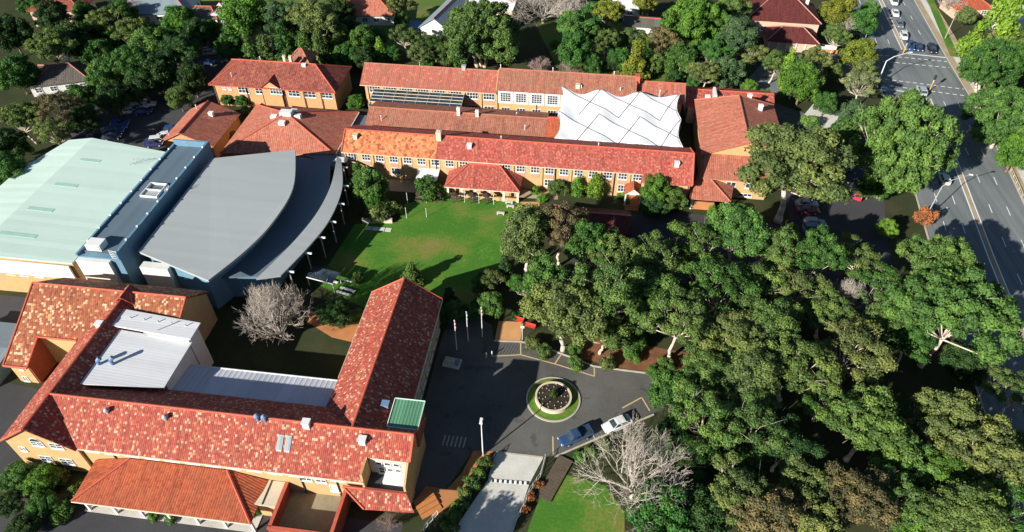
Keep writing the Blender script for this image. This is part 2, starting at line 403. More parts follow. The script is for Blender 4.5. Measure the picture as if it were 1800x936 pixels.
# ================================================================== SETTING
def sheet(name, pts, z, mat, parent=None):
    pts = [tuple(p[:2]) for p in pts]
    a = sum(pts[i][0] * pts[(i + 1) % len(pts)][1] - pts[(i + 1) % len(pts)][0] * pts[i][1] for i in range(len(pts)))
    if a < 0: pts = pts[::-1]
    mb = MB(); mb.poly([(x, y, z) for x, y in pts])
    o = mb.build(name, mat, parent)
    if parent is None: o['kind'] = 'structure'
    return o
def kerb(name, pts, mat, w=0.22, h=0.13, parent=None):
    mb = MB(); L = [Vector((p[0], p[1], 0)) for p in pts]
    for i in range(len(L) - 1):
        d = (L[i + 1] - L[i]).normalized(); n = Vector((-d.y, d.x, 0)) * (w / 2)
        a, b = L[i] - d * 0.02, L[i + 1] + d * 0.02
        mb.prism([(a - n)[:2], (b - n)[:2], (b + n)[:2], (a + n)[:2]], -0.05, h + 0.003 * (i % 2))
    o = mb.build(name, mat, parent)
    if parent is None: o['kind'] = 'structure'
    return o
def strip_pts(line, off0, off1):
    L = [Vector((p[0], p[1], 0)) for p in line]; A, B = [], []
    for i, p in enumerate(L):
        d = (L[min(i + 1, len(L) - 1)] - L[max(i - 1, 0)]).normalized(); n = Vector((d.y, -d.x, 0))
        A.append(p + n * off0); B.append(p + n * off1)
    return A, B
def ribbon(name, line, off0, off1, z, mat, parent=None):
    A, B = strip_pts(line, off0, off1); mb = MB()
    for i in range(len(A) - 1):
        mb.poly([(B[i].x, B[i].y, z), (B[i + 1].x, B[i + 1].y, z), (A[i + 1].x, A[i + 1].y, z), (A[i].x, A[i].y, z)])
    o = mb.build(name, mat, parent)
    if parent is None: o['kind'] = 'structure'
    return o

sheet('ground', [(-1500, -600), (1500, -600), (1500, 2400), (-1500, 2400)], 0.0, M['earth'])  # in the court its dark earth stands in for lawn in shade
sheet('lawn', [(-47, 84), (-34, 78), (-20, 80), (-13.5, 90), (-12.5, 113.2), (-29, 113.2), (-36.5, 109.2), (-36.5, 103.2), (-45, 101.5)], 0.010, M['lawn'])
sheet('courtyard_path', [(-40, 71.8), (-35, 71), (-35, 79), (-46, 77), (-46, 75)], 0.014, M['brickpave'])
sheet('front_lawn', [(-4.4, 30), (9.5, 30), (9.5, 46.5), (6.8, 50.2), (0.5, 51.3), (-1.9, 48.2), (-3.2, 43)], 0.010, M['lawn'])
drive = sheet('driveway', [(-21.5, 44), (-19, 43.2), (-15.2, 47), (-12.9, 52.6), (-9.6, 53.5), (-2.3, 53.6), (-0.6, 54.0), (8.5, 59.9), (13.5, 63.2), (19.5, 66), (19.5, 70.6), (9.5, 70.9),
       (4.3, 71.1), (1.5, 72.2), (-1.3, 73.1), (-4.5, 74.2), (-8.1, 74.8), (-12.6, 74.4), (-13.5, 78), (-17, 80), (-21.5, 78)], 0.014, M['asphalt'])
sheet('gate_ramp', [(-9.4, 53.4), (-2.3, 53.4), (-3.8, 49.2), (-5.2, 42.0), (-6.5, 25), (-16, 25), (-13.0, 41.3), (-9.7, 48.9)], 0.022, M['concrete'])
sheet('brick_path', [(-9.6, 53.6), (-12.5, 53.3), (-13.6, 49.4), (-15.2, 46.8), (-18.2, 46.9), (-19.2, 44.6), (-16.2, 42.6), (-13.4, 45.2), (-10.2, 51.4)], 0.022, M['brickpave'])
sheet('entry_paving', [(-12.5, 74.5), (-8.2, 74.9), (-8.2, 79.4), (-12.5, 79.1)], 0.030, M['orangepave'])
sheet('garden_path', [(-12.6, 113), (-8.6, 113.6), (-9.4, 100), (-12.4, 99)], 0.018, M['orangepave'])
sheet('building_apron', [(-29, 113.6), (-5, 114.8), (-5, 117.6), (-50, 117.6), (-50, 113)], 0.006, M['verge'])
sheet('mulch_bed', [(2.0, 72.6), (9.5, 71.3), (18.5, 71.0), (20, 76), (10, 77), (0, 77)], 0.012, M['mulch'])
sheet('forecourt', [(-1, 96), (24, 92), (34, 100), (40, 112), (22, 113.6), (-2, 110.5)], 0.008, M['carpark'])
sheet('visitor_carpark', [(41, 84), (57, 84), (60, 108), (64, 128), (66, 150), (46, 150), (43, 128), (42, 108)], 0.012, M['carpark'])
sheet('staff_carpark', [(-122, 116), (-92, 113), (-92, 150), (-97, 178), (-116, 180), (-124, 150)], 0.012, M['carpark'])
sheet('side_street', [(79, 192), (60, 191), (47, 184.5), (40, 172), (38, 163), (47, 165), (52, 176), (62, 179.5), (77, 176)], 0.014, M['road'])
sheet('driveway_apron', [(50, 152), (58, 149), (63, 158), (56, 162.5)], 0.016, M['concrete'])
sheet('bus_bay', [(43, 151), (52, 148), (55, 156), (46, 162)], 0.012, M['asphalt'])
sheet('house_garden', [(-8, 168), (24, 168), (30, 205), (-20, 205)], 0.006, M['lawn2'])
sheet('far_garden', [(-110, 178), (-40, 178), (-30, 240), (-150, 240)], 0.006, M['lawn2'])

sheet('lower_yard', [(-95, 20), (-27, 20), (-20, 34), (-20, 41), (-64, 41), (-72, 38), (-95, 34)], 0.006, M['carpark'])  # dark asphalt tone stands in for shade over this yard
sheet('side_yard', [(-105, 40), (-77, 40), (-77, 55), (-88, 56), (-88, 74), (-105, 74)], 0.006, M['carpark'])
# ---- main road, its kerbs, verges and markings
RL = [(69, 20), (74.0, 60), (75.8, 80), (78.5, 106), (83.2, 143), (85.9, 171.5), (87.2, 194), (90.2, 233), (95.5, 300), (104, 400)]
road = ribbon('road', RL, -10.6, 10.6, 0.018, M['road'])
ribbon('verge', RL, 10.75, 16.5, 0.012, M['verge'])
ribbon('footpath', RL, 12.6, 14.3, 0.030, M['concrete'])
ribbon('grass_verge', [(98.5, 194.5), (101, 212), (104.5, 236)], 0.7, 2.9, 0.034, M['lawn'])
kerb('kerb', [(p.x, p.y) for p in strip_pts(RL, 10.7, 10.7)[0]], M['kerb'], 0.3)
lk = strip_pts(RL, -10.7, -10.7)[0]
kerb('kerb', [(p.x, p.y) for p in lk[:6]], M['kerb'], 0.3)
kerb('kerb', [(p.x, p.y) for p in lk[6:]], M['kerb'], 0.3)
def along(line, s):
    L = [Vector((p[0], p[1], 0)) for p in line]
    for i in range(len(L) - 1):
        if L[i].y <= s <= L[i + 1].y:
            t = (s - L[i].y) / (L[i + 1].y - L[i].y); return L[i].lerp(L[i + 1], t), (L[i + 1] - L[i]).normalized()
    return L[-1], Vector((0, 1, 0))
MARK_Z = 0.024
dash_me = MB().poly([(-0.075, -1.5, 0), (0.075, -1.5, 0), (0.075, 1.5, 0), (-0.075, 1.5, 0)]).mesh('lane_dash', M['paint_w'])
for off in (3.5, 6.9, -3.3, -6.8):
    y = 48
    while y < 300:
        if not (169 < y < 199) and not (off < 0 and y < 70):
            p, d = along(RL, y); n = Vector((d.y, -d.x, 0)); q = p + n * off
            o = link('lane_dash', dash_me, road, (q.x, q.y, MARK_Z)); o.rotation_euler = (0, 0, math.atan2(d.y, d.x) - math.pi / 2)
        y += 10.8 if off > 0 else 9.6
def roadline(name, s0, s1, off, w, mat, z=MARK_Z):
    line = [along(RL, s)[0] for s in np.linspace(s0, s1, max(2, int((s1 - s0) / 8)))]
    return ribbon(name, line, off - w / 2, off + w / 2, z, mat, road)
for s0, s1 in ((20, 169), (197, 300)):
    roadline('centre_line', s0, s1, -0.55, 0.22, M['paint_w'])
    roadline('centre_line', s0, s1, 0.55, 0.22, M['paint_w'])
    roadline('median_strip', s0, s1, 0.0, 0.8, M['verge'], 0.022)
def hline(name, x0, x1, y0, y1, w, dashed=False, parent=None):
    a, b = Vector((x0, y0, 0)), Vector((x1, y1, 0)); d = (b - a); L = d.length; d.normalize(); n = Vector((-d.y, d.x, 0)) * w / 2
    segs = [(0, L)] if not dashed else [(s, min(s + 1.0, L)) for s in np.arange(0, L, 1.7)]
    for s0, s1 in segs:
        p, q = a + d * s0, a + d * s1; mb = MB()
        mb.poly([(p - n)[:2] + (MARK_Z,), (q - n)[:2] + (MARK_Z,), (q + n)[:2] + (MARK_Z,), (p + n)[:2] + (MARK_Z,)])
        mb.build(name, M['paint_w'], parent or road)
hline('stop_line', 87.8, 97.6, 194.6, 193.4, 0.45)
hline('crossing_dash', 79.5, 97.2, 192.6, 190.9, 0.3, True)
hline('crossing_dash', 79.5, 96.6, 188.9, 187.2, 0.3, True)
hline('crossing_dash', 77.5, 96.4, 178.2, 175.2, 0.3, True)
hline('crossing_dash', 77.5, 95.8, 174.6, 171.6, 0.3, True)
hline('stop_line', 77.2, 85.6, 172.4, 171.4, 0.4)
# turning arrow-lane dots
dot_me = MB().poly([(0.16 * math.cos(t), 0.32 * math.sin(t), 0) for t in np.linspace(0, 2 * math.pi, 9)[:-1]]).mesh('lane_dot', M['paint_w'])
for s in (129, 122.2, 115.4): 
    p, d = along(RL, s); link('lane_dot', dot_me, road, (p.x - 5.2, p.y, MARK_Z))
# side-street island
sheet('traffic_island', [(44.5, 175.5), (49.5, 176.2), (48.2, 180.5)], 0.06, M['verge'])
# driveway kerbs, bays and markings
kerb('kerb', [(-12.6, 74.5), (-8.1, 74.9), (-4.5, 74.3), (-1.3, 73.2), (1.5, 72.3), (4.3, 71.2), (9.5, 71.0), (18.6, 70.7)], M['kerb'], 0.26)
kerb('kerb', [(-9.4, 53.5), (-2.3, 53.5)], M['kerb'], 0.3, 0.05)
kerb('kerb', [(-0.6, 53.8), (8.6, 59.7), (13.8, 63.0)], M['kerb'], 0.26)
def bay(name, a, b, w=0.2, mat='paint_y', z=0.020, parent=drive):
    a, b = Vector((a[0], a[1], 0)), Vector((b[0], b[1], 0)); d = (b - a).normalized(); n = Vector((-d.y, d.x, 0)) * w / 2
    MB().poly([(a - n)[:2] + (z,), (b - n)[:2] + (z,), (b + n)[:2] + (z,), (a + n)[:2] + (z,)]).build(name, M[mat], parent)
for a, b in (((-12.4, 71.2), (-7.8, 72.1)), ((-7.8, 72.1), (-2.0, 70.9)), ((-2.0, 70.9), (4.5, 69.2)), ((-7.8, 72.2), (-8.1, 74.6)), ((-2.0, 71.0), (-1.2, 72.9)), ((4.5, 69.3), (4.4, 70.9)), ((-0.9, 54.2), (-1.2, 57.2)), ((12.0, 66.0), (9.0, 63.6)), ((12.0, 66.0), (13.2, 63.6))):
    bay('bay_line', a, b)
for i in range(9): bay('hatch_line', (-12.2 + i * 0.5, 71.6 + i * 0.1), (-11.6 + i * 0.5, 74.0 + i * 0.08), 0.14, 'carpark', 0.018)
for i in range(6): bay('crossing_stripe', (-17.2 + i * 0.62, 53.6), (-17.1 + i * 0.62, 55.4), 0.2, 'kerb')

# ================================================================== BUILDINGS
def caps(roof, lines, mat='ridge', r=0.17):
    for a, b in lines:
        a, b = Vector(a), Vector(b); mb = MB(); mb.tube(a + Vector((0, 0, 0.02)), b + Vector((0, 0, 0.02)), r, r, 6)
        mb.build('ridge_cap', M[mat], roof)
def gutter(parent, a, b, mat='render', s=0.10):
    MB().tube(a, b, s, s, 5).build('gutter', M[mat], parent)
def downpipe(parent, x, y, z0, z1):
    MB().box(x - 0.07, x + 0.07, y - 0.07, y + 0.07, z0, z1).build('downpipe', M['darkmetal'], parent)
def rel(o, x, y, z=0):  # world to the thing's own frame (things stand unrotated)
    return (x - o.location.x, y - o.location.y, z - o.location.z)

_wm = {}
def window(parent, x, y, z, w=1.7, h=1.35, face='S', cols=3, rows=2, frame='white', pane='glass', arch=False):
    """white sash window standing proud of the wall; its panes are a child"""
    key = (w, h, cols, rows, frame, pane, arch)
    if key not in _wm:
        fr, pn = MB(), MB(); t = 0.085
        for sx in (-1, 1): fr.box(sx * w / 2 - t / 2, sx * w / 2 + t / 2, -0.10, 0.0, -h / 2 - t / 2, h / 2 + t / 2)
        for sz in (-1, 1): fr.box(-w / 2 + t / 2, w / 2 - t / 2, -0.10, 0.0, sz * h / 2 - t / 2, sz * h / 2 + t / 2)
        for c in range(1, cols): fr.box(-w / 2 + w * c / cols - 0.045, -w / 2 + w * c / cols + 0.045, -0.085, 0.0, -h / 2 + t / 2, h / 2 - t / 2)
        for r_ in range(1, rows): fr.box(-w / 2 + t / 2, w / 2 - t / 2, -0.075, 0.0, -h / 2 + h * r_ / rows - 0.045, -h / 2 + h * r_ / rows + 0.045)
        fr.box(-w / 2 - 0.12, w / 2 + 0.12, -0.2, 0.0, -h / 2 - 0.17, -h / 2 - t / 2)
        if arch:
            k = 10
            for i in range(k):
                a0, a1 = math.pi * i / k, math.pi * (i + 1) / k
                fr.tube((w / 2 * math.cos(a0), -0.05, h / 2 + w / 2 * math.sin(a0)), (w / 2 * math.cos(a1), -0.05, h / 2 + w / 2 * math.sin(a1)), 0.07, 0.07, 4)
            pn.poly([(w / 2 * math.cos(math.pi * i / k), -0.03, h / 2 + w / 2 * math.sin(math.pi * i / k)) for i in range(k + 1)])
        pn.box(-w / 2, w / 2, -0.03, -0.002, -h / 2, h / 2)
        _wm[key] = (fr.mesh('window', M[frame]), pn.mesh('pane', M[pane]))
    a, b = _wm[key]
    o = link('window', a, parent, (x, y, z))
    o.rotation_euler = (0, 0, {'S': 0, 'E': math.pi / 2, 'N': math.pi, 'W': -math.pi / 2}[face])
    link('pane', b, o)
    return o
def on_y(px, py, Y):
    """survey point on a wall standing at depth Y"""
    d = _fw * FPX + _rt * (px - 900) - _up * (py - 468); t = Y / d.y
    return (d.x * t, Y, CAM_H + d.z * t)

def roof_hip(parent, x0, x1, y0, y1, zE, zR, h0, h1, mat, axis='x', capm='ridge', th=0.18, name='roof', half=None):
    """hipped (h>0) or gabled (h=0) roof over a rectangle; ridge along axis"""
    mb = MB()
    if axis == 'x':
        ym = (y0 + y1) / 2; a, b = (x0 + h0, ym, zR), (x1 - h1, ym, zR)
        A, B, C, D = (x0, y0, zE), (x1, y0, zE), (x1, y1, zE), (x0, y1, zE)
        mb.slab([A, B, b, a], th); mb.slab([C, D, a, b], th)
        if h1 > 0: mb.slab([B, C, b], th)
        if h0 > 0: mb.slab([D, A, a], th)
        lines = [(a, b)] + ([(A, a), (D, a)] if h0 > 0 else []) + ([(B, b), (C, b)] if h1 > 0 else [])
    else:
        xm = (x0 + x1) / 2; a, b = (xm, y0 + h0, zR), (xm, y1 - h1, zR)
        A, B, C, D = (x0, y0, zE), (x1, y0, zE), (x1, y1, zE), (x0, y1, zE)
        mb.slab([B, C, b, a], th); mb.slab([D, A, a, b], th)
        if h0 > 0: mb.slab([A, B, a], th)
        if h1 > 0: mb.slab([C, D, b], th)
        lines = [(a, b)] + ([(A, a), (B, a)] if h0 > 0 else []) + ([(C, b), (D, b)] if h1 > 0 else [])
    r = mb.build(name, M[mat], parent)
    caps(r, lines, capm)
    return r
def vent(parent, x, y, z, kind='cowl', mat='white'):
    mb = MB()
    if kind == 'cowl':
        mb.tube((x, y, z - 0.5), (x, y, z + 0.55), 0.22, 0.22, 8); mb.tube((x, y, z + 0.55), (x, y, z + 0.75), 0.42, 0.36, 10); mb.tube((x, y, z + 0.75), (x, y, z + 1.0), 0.36, 0.12, 10)
        mb.build('roof_vent', M[mat], parent)
    elif kind == 'box':
        mb.box(x - 0.45, x + 0.45, y - 0.4, y + 0.4, z - 0.6, z + 0.7); mb.box(x - 0.55, x + 0.55, y - 0.5, y + 0.5, z + 0.7, z + 0.82); mb.build('roof_vent', M[mat], parent)
    elif kind == 'pipe':
        mb.tube((x, y, z - 0.5), (x, y, z + 0.9), 0.09, 0.09, 6); mb.tube((x, y, z + 0.9), (x, y, z + 1.05), 0.16, 0.1, 6); mb.build('roof_vent', M[mat], parent)
def chimney(parent, x, y, z0, z1, w=0.8, d=0.8, mat='render'):
    mb = MB(); mb.box(x - w / 2, x + w / 2, y - d / 2, y + d / 2, z0, z1 - 0.15); mb.box(x - w / 2 - 0.08, x + w / 2 + 0.08, y - d / 2 - 0.08, y + d / 2 + 0.08, z1 - 0.15, z1)
    for s in (-0.2, 0.2): mb.tube((x + s, y, z1), (x + s, y, z1 + 0.3), 0.11, 0.09, 6)
    mb.build('chimney', M[mat], parent)

# ---------------------------------------------------------------- near U-shaped building
main = thing('school_building', (0, 0, 0), 'near cream brick school building with mottled red tile roofs round a U-shaped court', 'building')
E7, RZ = 6.7, 10.7
rf = MB(); rf.slab([(-65, 42.8, E7), (-25, 42.8, E7), (-25, 45.4, 8.626), (-19.2, 45.4, 8.626), (-19.2, 48.2, RZ), (-70.6, 48.2, RZ)], 0.2)
rf.slab([(-70.6, 48.2, RZ), (-27.5, 48.2, RZ), (-33.5, 53.6, E7), (-65, 53.6, E7)], 0.2)
rf.slab([(-27.5, 48.2, RZ), (-19.2, 48.2, RZ), (-19.2, 53.6, E7), (-21.5, 53.6, E7)], 0.2)
front_roof = rf.build('roof', M['mottled'], main)
caps(front_roof, [((-70.6, 48.2, RZ), (-19.2, 48.2, RZ)), ((-19.2, 45.4, 8.63), (-19.2, 48.2, RZ)), ((-19.2, 48.2, RZ), (-19.2, 53.6, E7))])
rf = MB(); rf.slab([(-33.5, 53.6, E7), (-27.5, 48.2, RZ), (-27.5, 76.8, RZ), (-33.5, 76.8, E7)], 0.2); rf.slab([(-27.5, 48.2, RZ), (-21.5, 53.6, E7), (-21.5, 76.8, E7), (-27.5, 76.8, RZ)], 0.2)
east_roof = rf.build('roof', M['mottled'], main)
caps(east_roof, [((-27.5, 48.2, RZ), (-27.5, 76.8, RZ)), ((-27.5, 76.8, RZ), (-33.5, 76.8, E7)), ((-27.5, 76.8, RZ), (-21.5, 76.8, E7))])
rf = MB(); rf.slab([(-76.2, 42.4, E7), (-70.6, 42.4, RZ), (-70.6, 68.2, RZ), (-76.2, 60.6, E7)], 0.2)
rf.slab([(-70.6, 42.4, RZ), (-65, 42.4, E7), (-65, 42.8, E7), (-70.6, 48.2, RZ)], 0.2)
rf.slab([(-70.6, 48.2, RZ), (-65, 53.6, E7), (-65, 60.6, E7), (-70.6, 68.2, RZ)], 0.2)
west_roof = rf.build('roof', M['mottled'], main)
caps(west_roof, [((-70.6, 42.4, RZ), (-70.6, 68.2, RZ)), ((-76.2, 42.4, E7), (-70.6, 42.4, RZ))])
rf = MB(); rf.slab([(-86.8, 56.2, 4.38), (-82.8, 56.2, 4.38), (-82.8, 60.6, E7), (-76.2, 60.6, E7), (-70.6, 68.2, RZ), (-86.8, 68.2, RZ)], 0.2)
rf.slab([(-70.6, 68.2, RZ), (-65, 60.6, E7), (-60.7, 60.6, E7), (-60.7, 68.2, RZ)], 0.2)
rf.slab([(-60.7, 68.2, RZ), (-60.7, 73.6, E7), (-86.8, 73.6, E7), (-86.8, 68.2, RZ)], 0.2)
rear_roof = rf.build('roof', M['mottled_tan'], main)
caps(rear_roof, [((-86.8, 68.2, RZ), (-60.7, 68.2, RZ)), ((-86.8, 56.2, 4.38), (-86.8, 68.2, RZ)), ((-86.8, 56.2, 4.38), (-82.8, 56.2, 4.38)), ((-82.8, 60.6, E7), (-76.2, 60.6, E7)), ((-60.7, 60.6, E7), (-60.7, 68.2, RZ)), ((-82.8, 56.2, 4.38), (-82.8, 60.6, E7))])
# small raised gablet where the west and rear ridges cross
rf = MB(); rf.slab([(-71.9, 66.4, 10.2), (-70.4, 66.2, 11.4), (-70.4, 69.2, 11.4), (-71.9, 69.2, 10.2)], 0.15); rf.slab([(-70.4, 66.2, 11.4), (-68.6, 66.4, 9.8), (-68.6, 69.2, 9.8), (-70.4, 69.2, 11.4)], 0.15)
rf.build('gablet', M['mottled'], rear_roof)
# walls
wl = MB(); wl.box(-65.6, -25.4, 43.3, 53.2, 0, 6.5); wl.box(-25.4, -19.7, 45.8, 53.2, 0, 6.5)
wl.prism([(-19.75, 46.0), (-19.7, 46.0), (-19.7, 53.2), (-19.75, 53.2)], 6.8, 6.85)
wl.build('wall', M['cream'], main)
def gable(parent, axis, c, a0, a1, zb, zE, zR, mat, th=0.3, am=None):
    am = (a0 + a1) / 2 if am is None else am; mb = MB()
    if axis == 'y': P1 = [(a0, c, zb), (a1, c, zb), (a1, c, zE), (am, c, zR), (a0, c, zE)]; off = (0, th, 0)
    else: P1 = [(c, a0, zb), (c, a1, zb), (c, a1, zE), (c, am, zR), (c, a0, zE)]; off = (-th, 0, 0)
    P2 = [tuple(p[i] + off[i] for i in range(3)) for p in P1]
    mb.poly(P1); mb.poly(P2[::-1])
    for i in range(5):
        j = (i + 1) % 5; mb.poly([P1[j], P1[i], P2[i], P2[j]])
    return mb.build('gable_wall', M[mat], parent)
gable(main, 'y', 42.9, -75.8, -65.3, 0, 6.5, 10.3, 'cream')
MB().box(-75.8, -65.7, 43.2, 61, 0, 6.5).build('wall', M['cream'], main)
gable(main, 'x', -19.6, 45.9, 53.2, 0, 6.6, 10.4, 'cream', 0.3, 48.2)
MB().box(-33.0, -22.0, 53.3, 76.2, 0, 6.5).build('wall', M['cream'], main)
g_ = gable(main, 'y', 76.2, -33.0, -22.0, 0, 6.5, 10.35, 'cream')
MB().box(-86.3, -61.2, 60.9, 73.2, 0, 6.5).build('wall', M['cream'], main)
MB().prism([(-86.3, 56.6), (-83.2, 56.6), (-83.2, 61.2), (-86.3, 61.2)], 0, [4.3, 4.3, 6.55, 6.55]).build('wall', M['cream'], main)
MB().prism([(-83.19, 56.7), (-82.95, 56.7), (-82.95, 61.0), (-83.19, 61.0)], 0, [4.3, 4.3, 6.5, 6.5]).build('wall', M['redbrick'], main)
gable(main, 'x', -61.0, 61.0, 73.2, 0, 6.4, 10.3, 'cream', 0.3, 68.2)
# windows on the south faces
for px, py, w, h, ar in ((66, 780, 1.7, 0.9, True), (99, 784, 1.8, 1.1, False), (82, 806, 1.8, 1.2, False), (118, 811, 1.9, 1.2, False), (131, 833, 1.8, 1.0, False), (41, 789, 0.9, 0.9, False)):
    x, y, z = on_y(px, py, 42.9); window(main, x, y, z, w, h, 'S', 2, 2, arch=ar)
x, y, z = on_y(46, 666, 56.6); window(main, x, y, z, 0.9, 1.0, 'S', 2, 2)
x, y, z = on_y(37, 648, 56.6); window(main, x, y, z, 0.6, 0.5, 'S', 1, 1)
for i in range(13): window(main, -63.5 + i * 2.9, 43.3, 5.9, 1.9, 0.7, 'S', 3, 1)
for i in range(7): window(main, -22.0, 57.5 + i * 2.7, 5.3, 1.6, 1.3, 'E', 2, 2); window(main, -22.0, 57.5 + i * 2.7, 2.2, 1.6, 1.3, 'E', 2, 2)
gutter(main, (-65, 42.75, 6.56), (-25, 42.75, 6.56)); gutter(main, (-21.45, 53.6, 6.56), (-21.45, 76.8, 6.56)); gutter(main, (-33.55, 59, 6.56), (-33.55, 76.8, 6.56)); gutter(main, (-86.8, 56.15, 4.24), (-82.8, 56.15, 4.24), 'ridge')
for x in (-60.5, -34.0, -29.0): downpipe(main, x, 43.2, 0, 6.5)
# white and corrugated lean-to roofs in the court
wr = MB(); wr.slab([(-70.0, 61.7, 10.05), (-57.0, 61.2, 9.2), (-57.0, 64.6, 9.2), (-70.2, 65.2, 10.05)], 0.22); wr.build('flat_roof', M['whitesheet'], main)
wr = MB(); wr.slab([(-68.6, 51.2, 9.35), (-57.2, 52.8, 8.2), (-57.2, 61.5, 8.2), (-68.6, 61.6, 9.35)], 0.22); wr.build('flat_roof', M['whitesheet'], main)
MB().box(-65, -57.6, 53.8, 61.2, 0, 7.9).build('wall', M['whitewall'], main); MB().box(-65, -57.5, 61.3, 64.2, 0, 8.9).build('wall', M['whitewall'], main)
for i in range(5): MB().tube((-67.6 + i * 2.2, 63.6, 9.7 - i * 0.14), (-67.6 + i * 2.2, 63.6, 10.3 - i * 0.14), 0.09, 0.09, 6).build('roof_vent', M['greymetal'], main)
MB().path([(-62.6, 61.9, 9.65), (-60.2, 64.2, 9.55)], 0.05, 4).build('cable', M['greymetal'], main)
for x, y in ((-67.9, 54.9), (-66.1, 55.3)):
    mb = MB(); z = 9.3; mb.tube((x, y, z - 0.2), (x, y, z + 0.7), 0.26, 0.26, 8); mb.tube((x, y, z + 0.7), (x + 0.35, y + 0.3, z + 1.1), 0.3, 0.36, 8); mb.build('roof_vent', M['bluebits'], main)
vent(main, -71.1, 61.2, 10.2, 'box')
st = MB(); st.slab([(-57.9, 54.0, 5.9), (-34.0, 54.0, 5.9), (-34.0, 59.5, 5.0), (-57.9, 59.5, 5.0)], 0.15); st.build('lean_to_roof', M['corrug'], main)
MB().tube((-57.9, 59.55, 4.98), (-34.0, 59.55, 4.98), 0.13, 0.13, 5).build('gutter', M['white'], main)
for i in range(9): MB().box(-57.4 + i * 2.85, -57.25 + i * 2.85, 59.1, 59.25, 0, 4.9).build('post', M['white'], main)
# green stair-head box
MB().box(-23.0, -19.3, 49.9, 53.9, 5, 9.5).build('stair_head', M['redbrick'], main)
mb = MB(); mb.slab([(-23.2, 49.6, 9.75), (-19.1, 49.6, 9.75), (-19.1, 54.1, 9.85), (-23.2, 54.1, 9.85)], 0.22); mb.build('stair_head_roof', M['copper'], main)
MB().path([(-23.25, 49.55, 9.78), (-19.05, 49.55, 9.78), (-19.05, 54.15, 9.88), (-23.25, 54.15, 9.88), (-23.25, 49.55, 9.78)], 0.09, 5).build('stair_head_trim', M['greensheet'], main)
# roof-top fittings on the front range
zf = lambda y: 6.7 + (y - 42.8) * 4.0 / 5.4
for x in (-61.6, -53.2): vent(front_roof, x, 46.9, zf(46.9), 'cowl', 'greymetal')
for x in (-40.4, -39.4): vent(front_roof, x, 47.9, RZ + 0.1, 'cowl', 'bluebits')
vent(front_roof, -33.6, 47.9, RZ, 'box'); vent(front_roof, -25.8, 46.9, zf(46.9), 'box')
vent(east_roof, -24.6, 53.5, 8.6, 'box', 'bluebits')
for x in (-36.9, -35.8):
    mb = MB(); y0, y1 = 44.9, 46.6; mb.slab([(x - 0.38, y0, zf(y0) + 0.14), (x + 0.38, y0, zf(y0) + 0.14), (x + 0.38, y1, zf(y1) + 0.14), (x - 0.38, y1, zf(y1) + 0.14)], 0.16)
    sk = mb.build('skylight', M['greymetal'], front_roof)
    mb = MB(); y0, y1 = 45.05, 46.5; mb.slab([(x - 0.28, y0, zf(y0) + 0.17), (x + 0.28, y0, zf(y0) + 0.17), (x + 0.28, y1, zf(y1) + 0.17), (x - 0.28, y1, zf(y1) + 0.17)], 0.06); mb.build('pane', M['slate'], sk)
# recessed terrace cut into the front roof
MB().box(-25.0, -19.5, 42.9, 45.75, 4.6, 4.8).build('terrace_floor', M['carpark'], main)
MB().box(-24.9, -19.7, 45.5, 45.75, 4.8, 8.5).build('terrace_wall', M['render'], main)
for x in (-23.6, -22.4, -21.2): window(main, x, 45.5, 7.3, 0.8, 0.7, 'S', 1, 1)
for x in (-23.4, -22.2, -21.1): window(main, x, 45.5, 5.6, 0.8, 1.3, 'S', 1, 2)
MB().box(-22.9, -20.0, 43.9, 45.45, 4.8, 5.5).build('terrace_bench', M['white'], main)
MB().box(-25.3, -25.0, 42.9, 45.6, 0, 8.4).build('terrace_wall', M['cream'], main)
MB().prism([(-19.75, 42.9), (-19.45, 42.9), (-19.45, 45.8), (-19.75, 45.8)], 0, [6.6, 6.6, 8.6, 8.6]).build('terrace_wall', M['cream'], main)
MB().box(-25.0, -19.6, 42.6, 42.9, 0, 5.4).build('terrace_parapet', M['redbrick'], main)
# low tiled porch roof below the terrace
mb = MB(); mb.slab([(-24.8, 40.8, 3.5), (-18.2, 41.2, 3.5), (-19.4, 42.75, 5.1), (-28.0, 42.75, 5.1)], 0.18); pr = mb.build('porch_roof', M['mottled'], main)
caps(pr, [((-28, 42.75, 5.1), (-24.8, 40.8, 3.5)), ((-28, 42.75, 5.12), (-19.4, 42.75, 5.12))])
# walled service court in front
for a in ((-36.4, -36.05, 37.0, 43.2), (-28.2, -27.85, 37.0, 43.2), (-36.4, -27.85, 36.65, 37.0)):
    MB().box(*a, 0, 3.4).build('court_wall', M['redbrick'], main)
    MB().box(a[0] - 0.06, a[1] + 0.06, a[2] - 0.06, a[3] + 0.06, 3.4, 3.55).build('coping', M['ridge'], main)
sheet('court_floor', [(-36.05, 37.0), (-28.2, 37.0), (-28.2, 43.3), (-36.05, 43.3)], 1.2, M['courtpave'], main)
for x in (-33.2, -31.2): window(main, x, 43.3, 5.2, 1.4, 1.2, 'S', 2, 2)
window(main, -29.6, 43.3, 3.4, 1.2, 1.6, 'S', 1, 1, pane='white')
MB().box(-39.4, -36.5, 39.6, 43.2, 3.3, 3.5).build('flat_roof', M['render'], main)
MB().box(-39.2, -36.7, 39.9, 43.2, 0, 3.3).build('wall', M['cream'], main)
MB().box(-38.4, -38.28, 39.7, 43.2, 3.5, 3.6).build('pipe', M['darkmetal'], main)
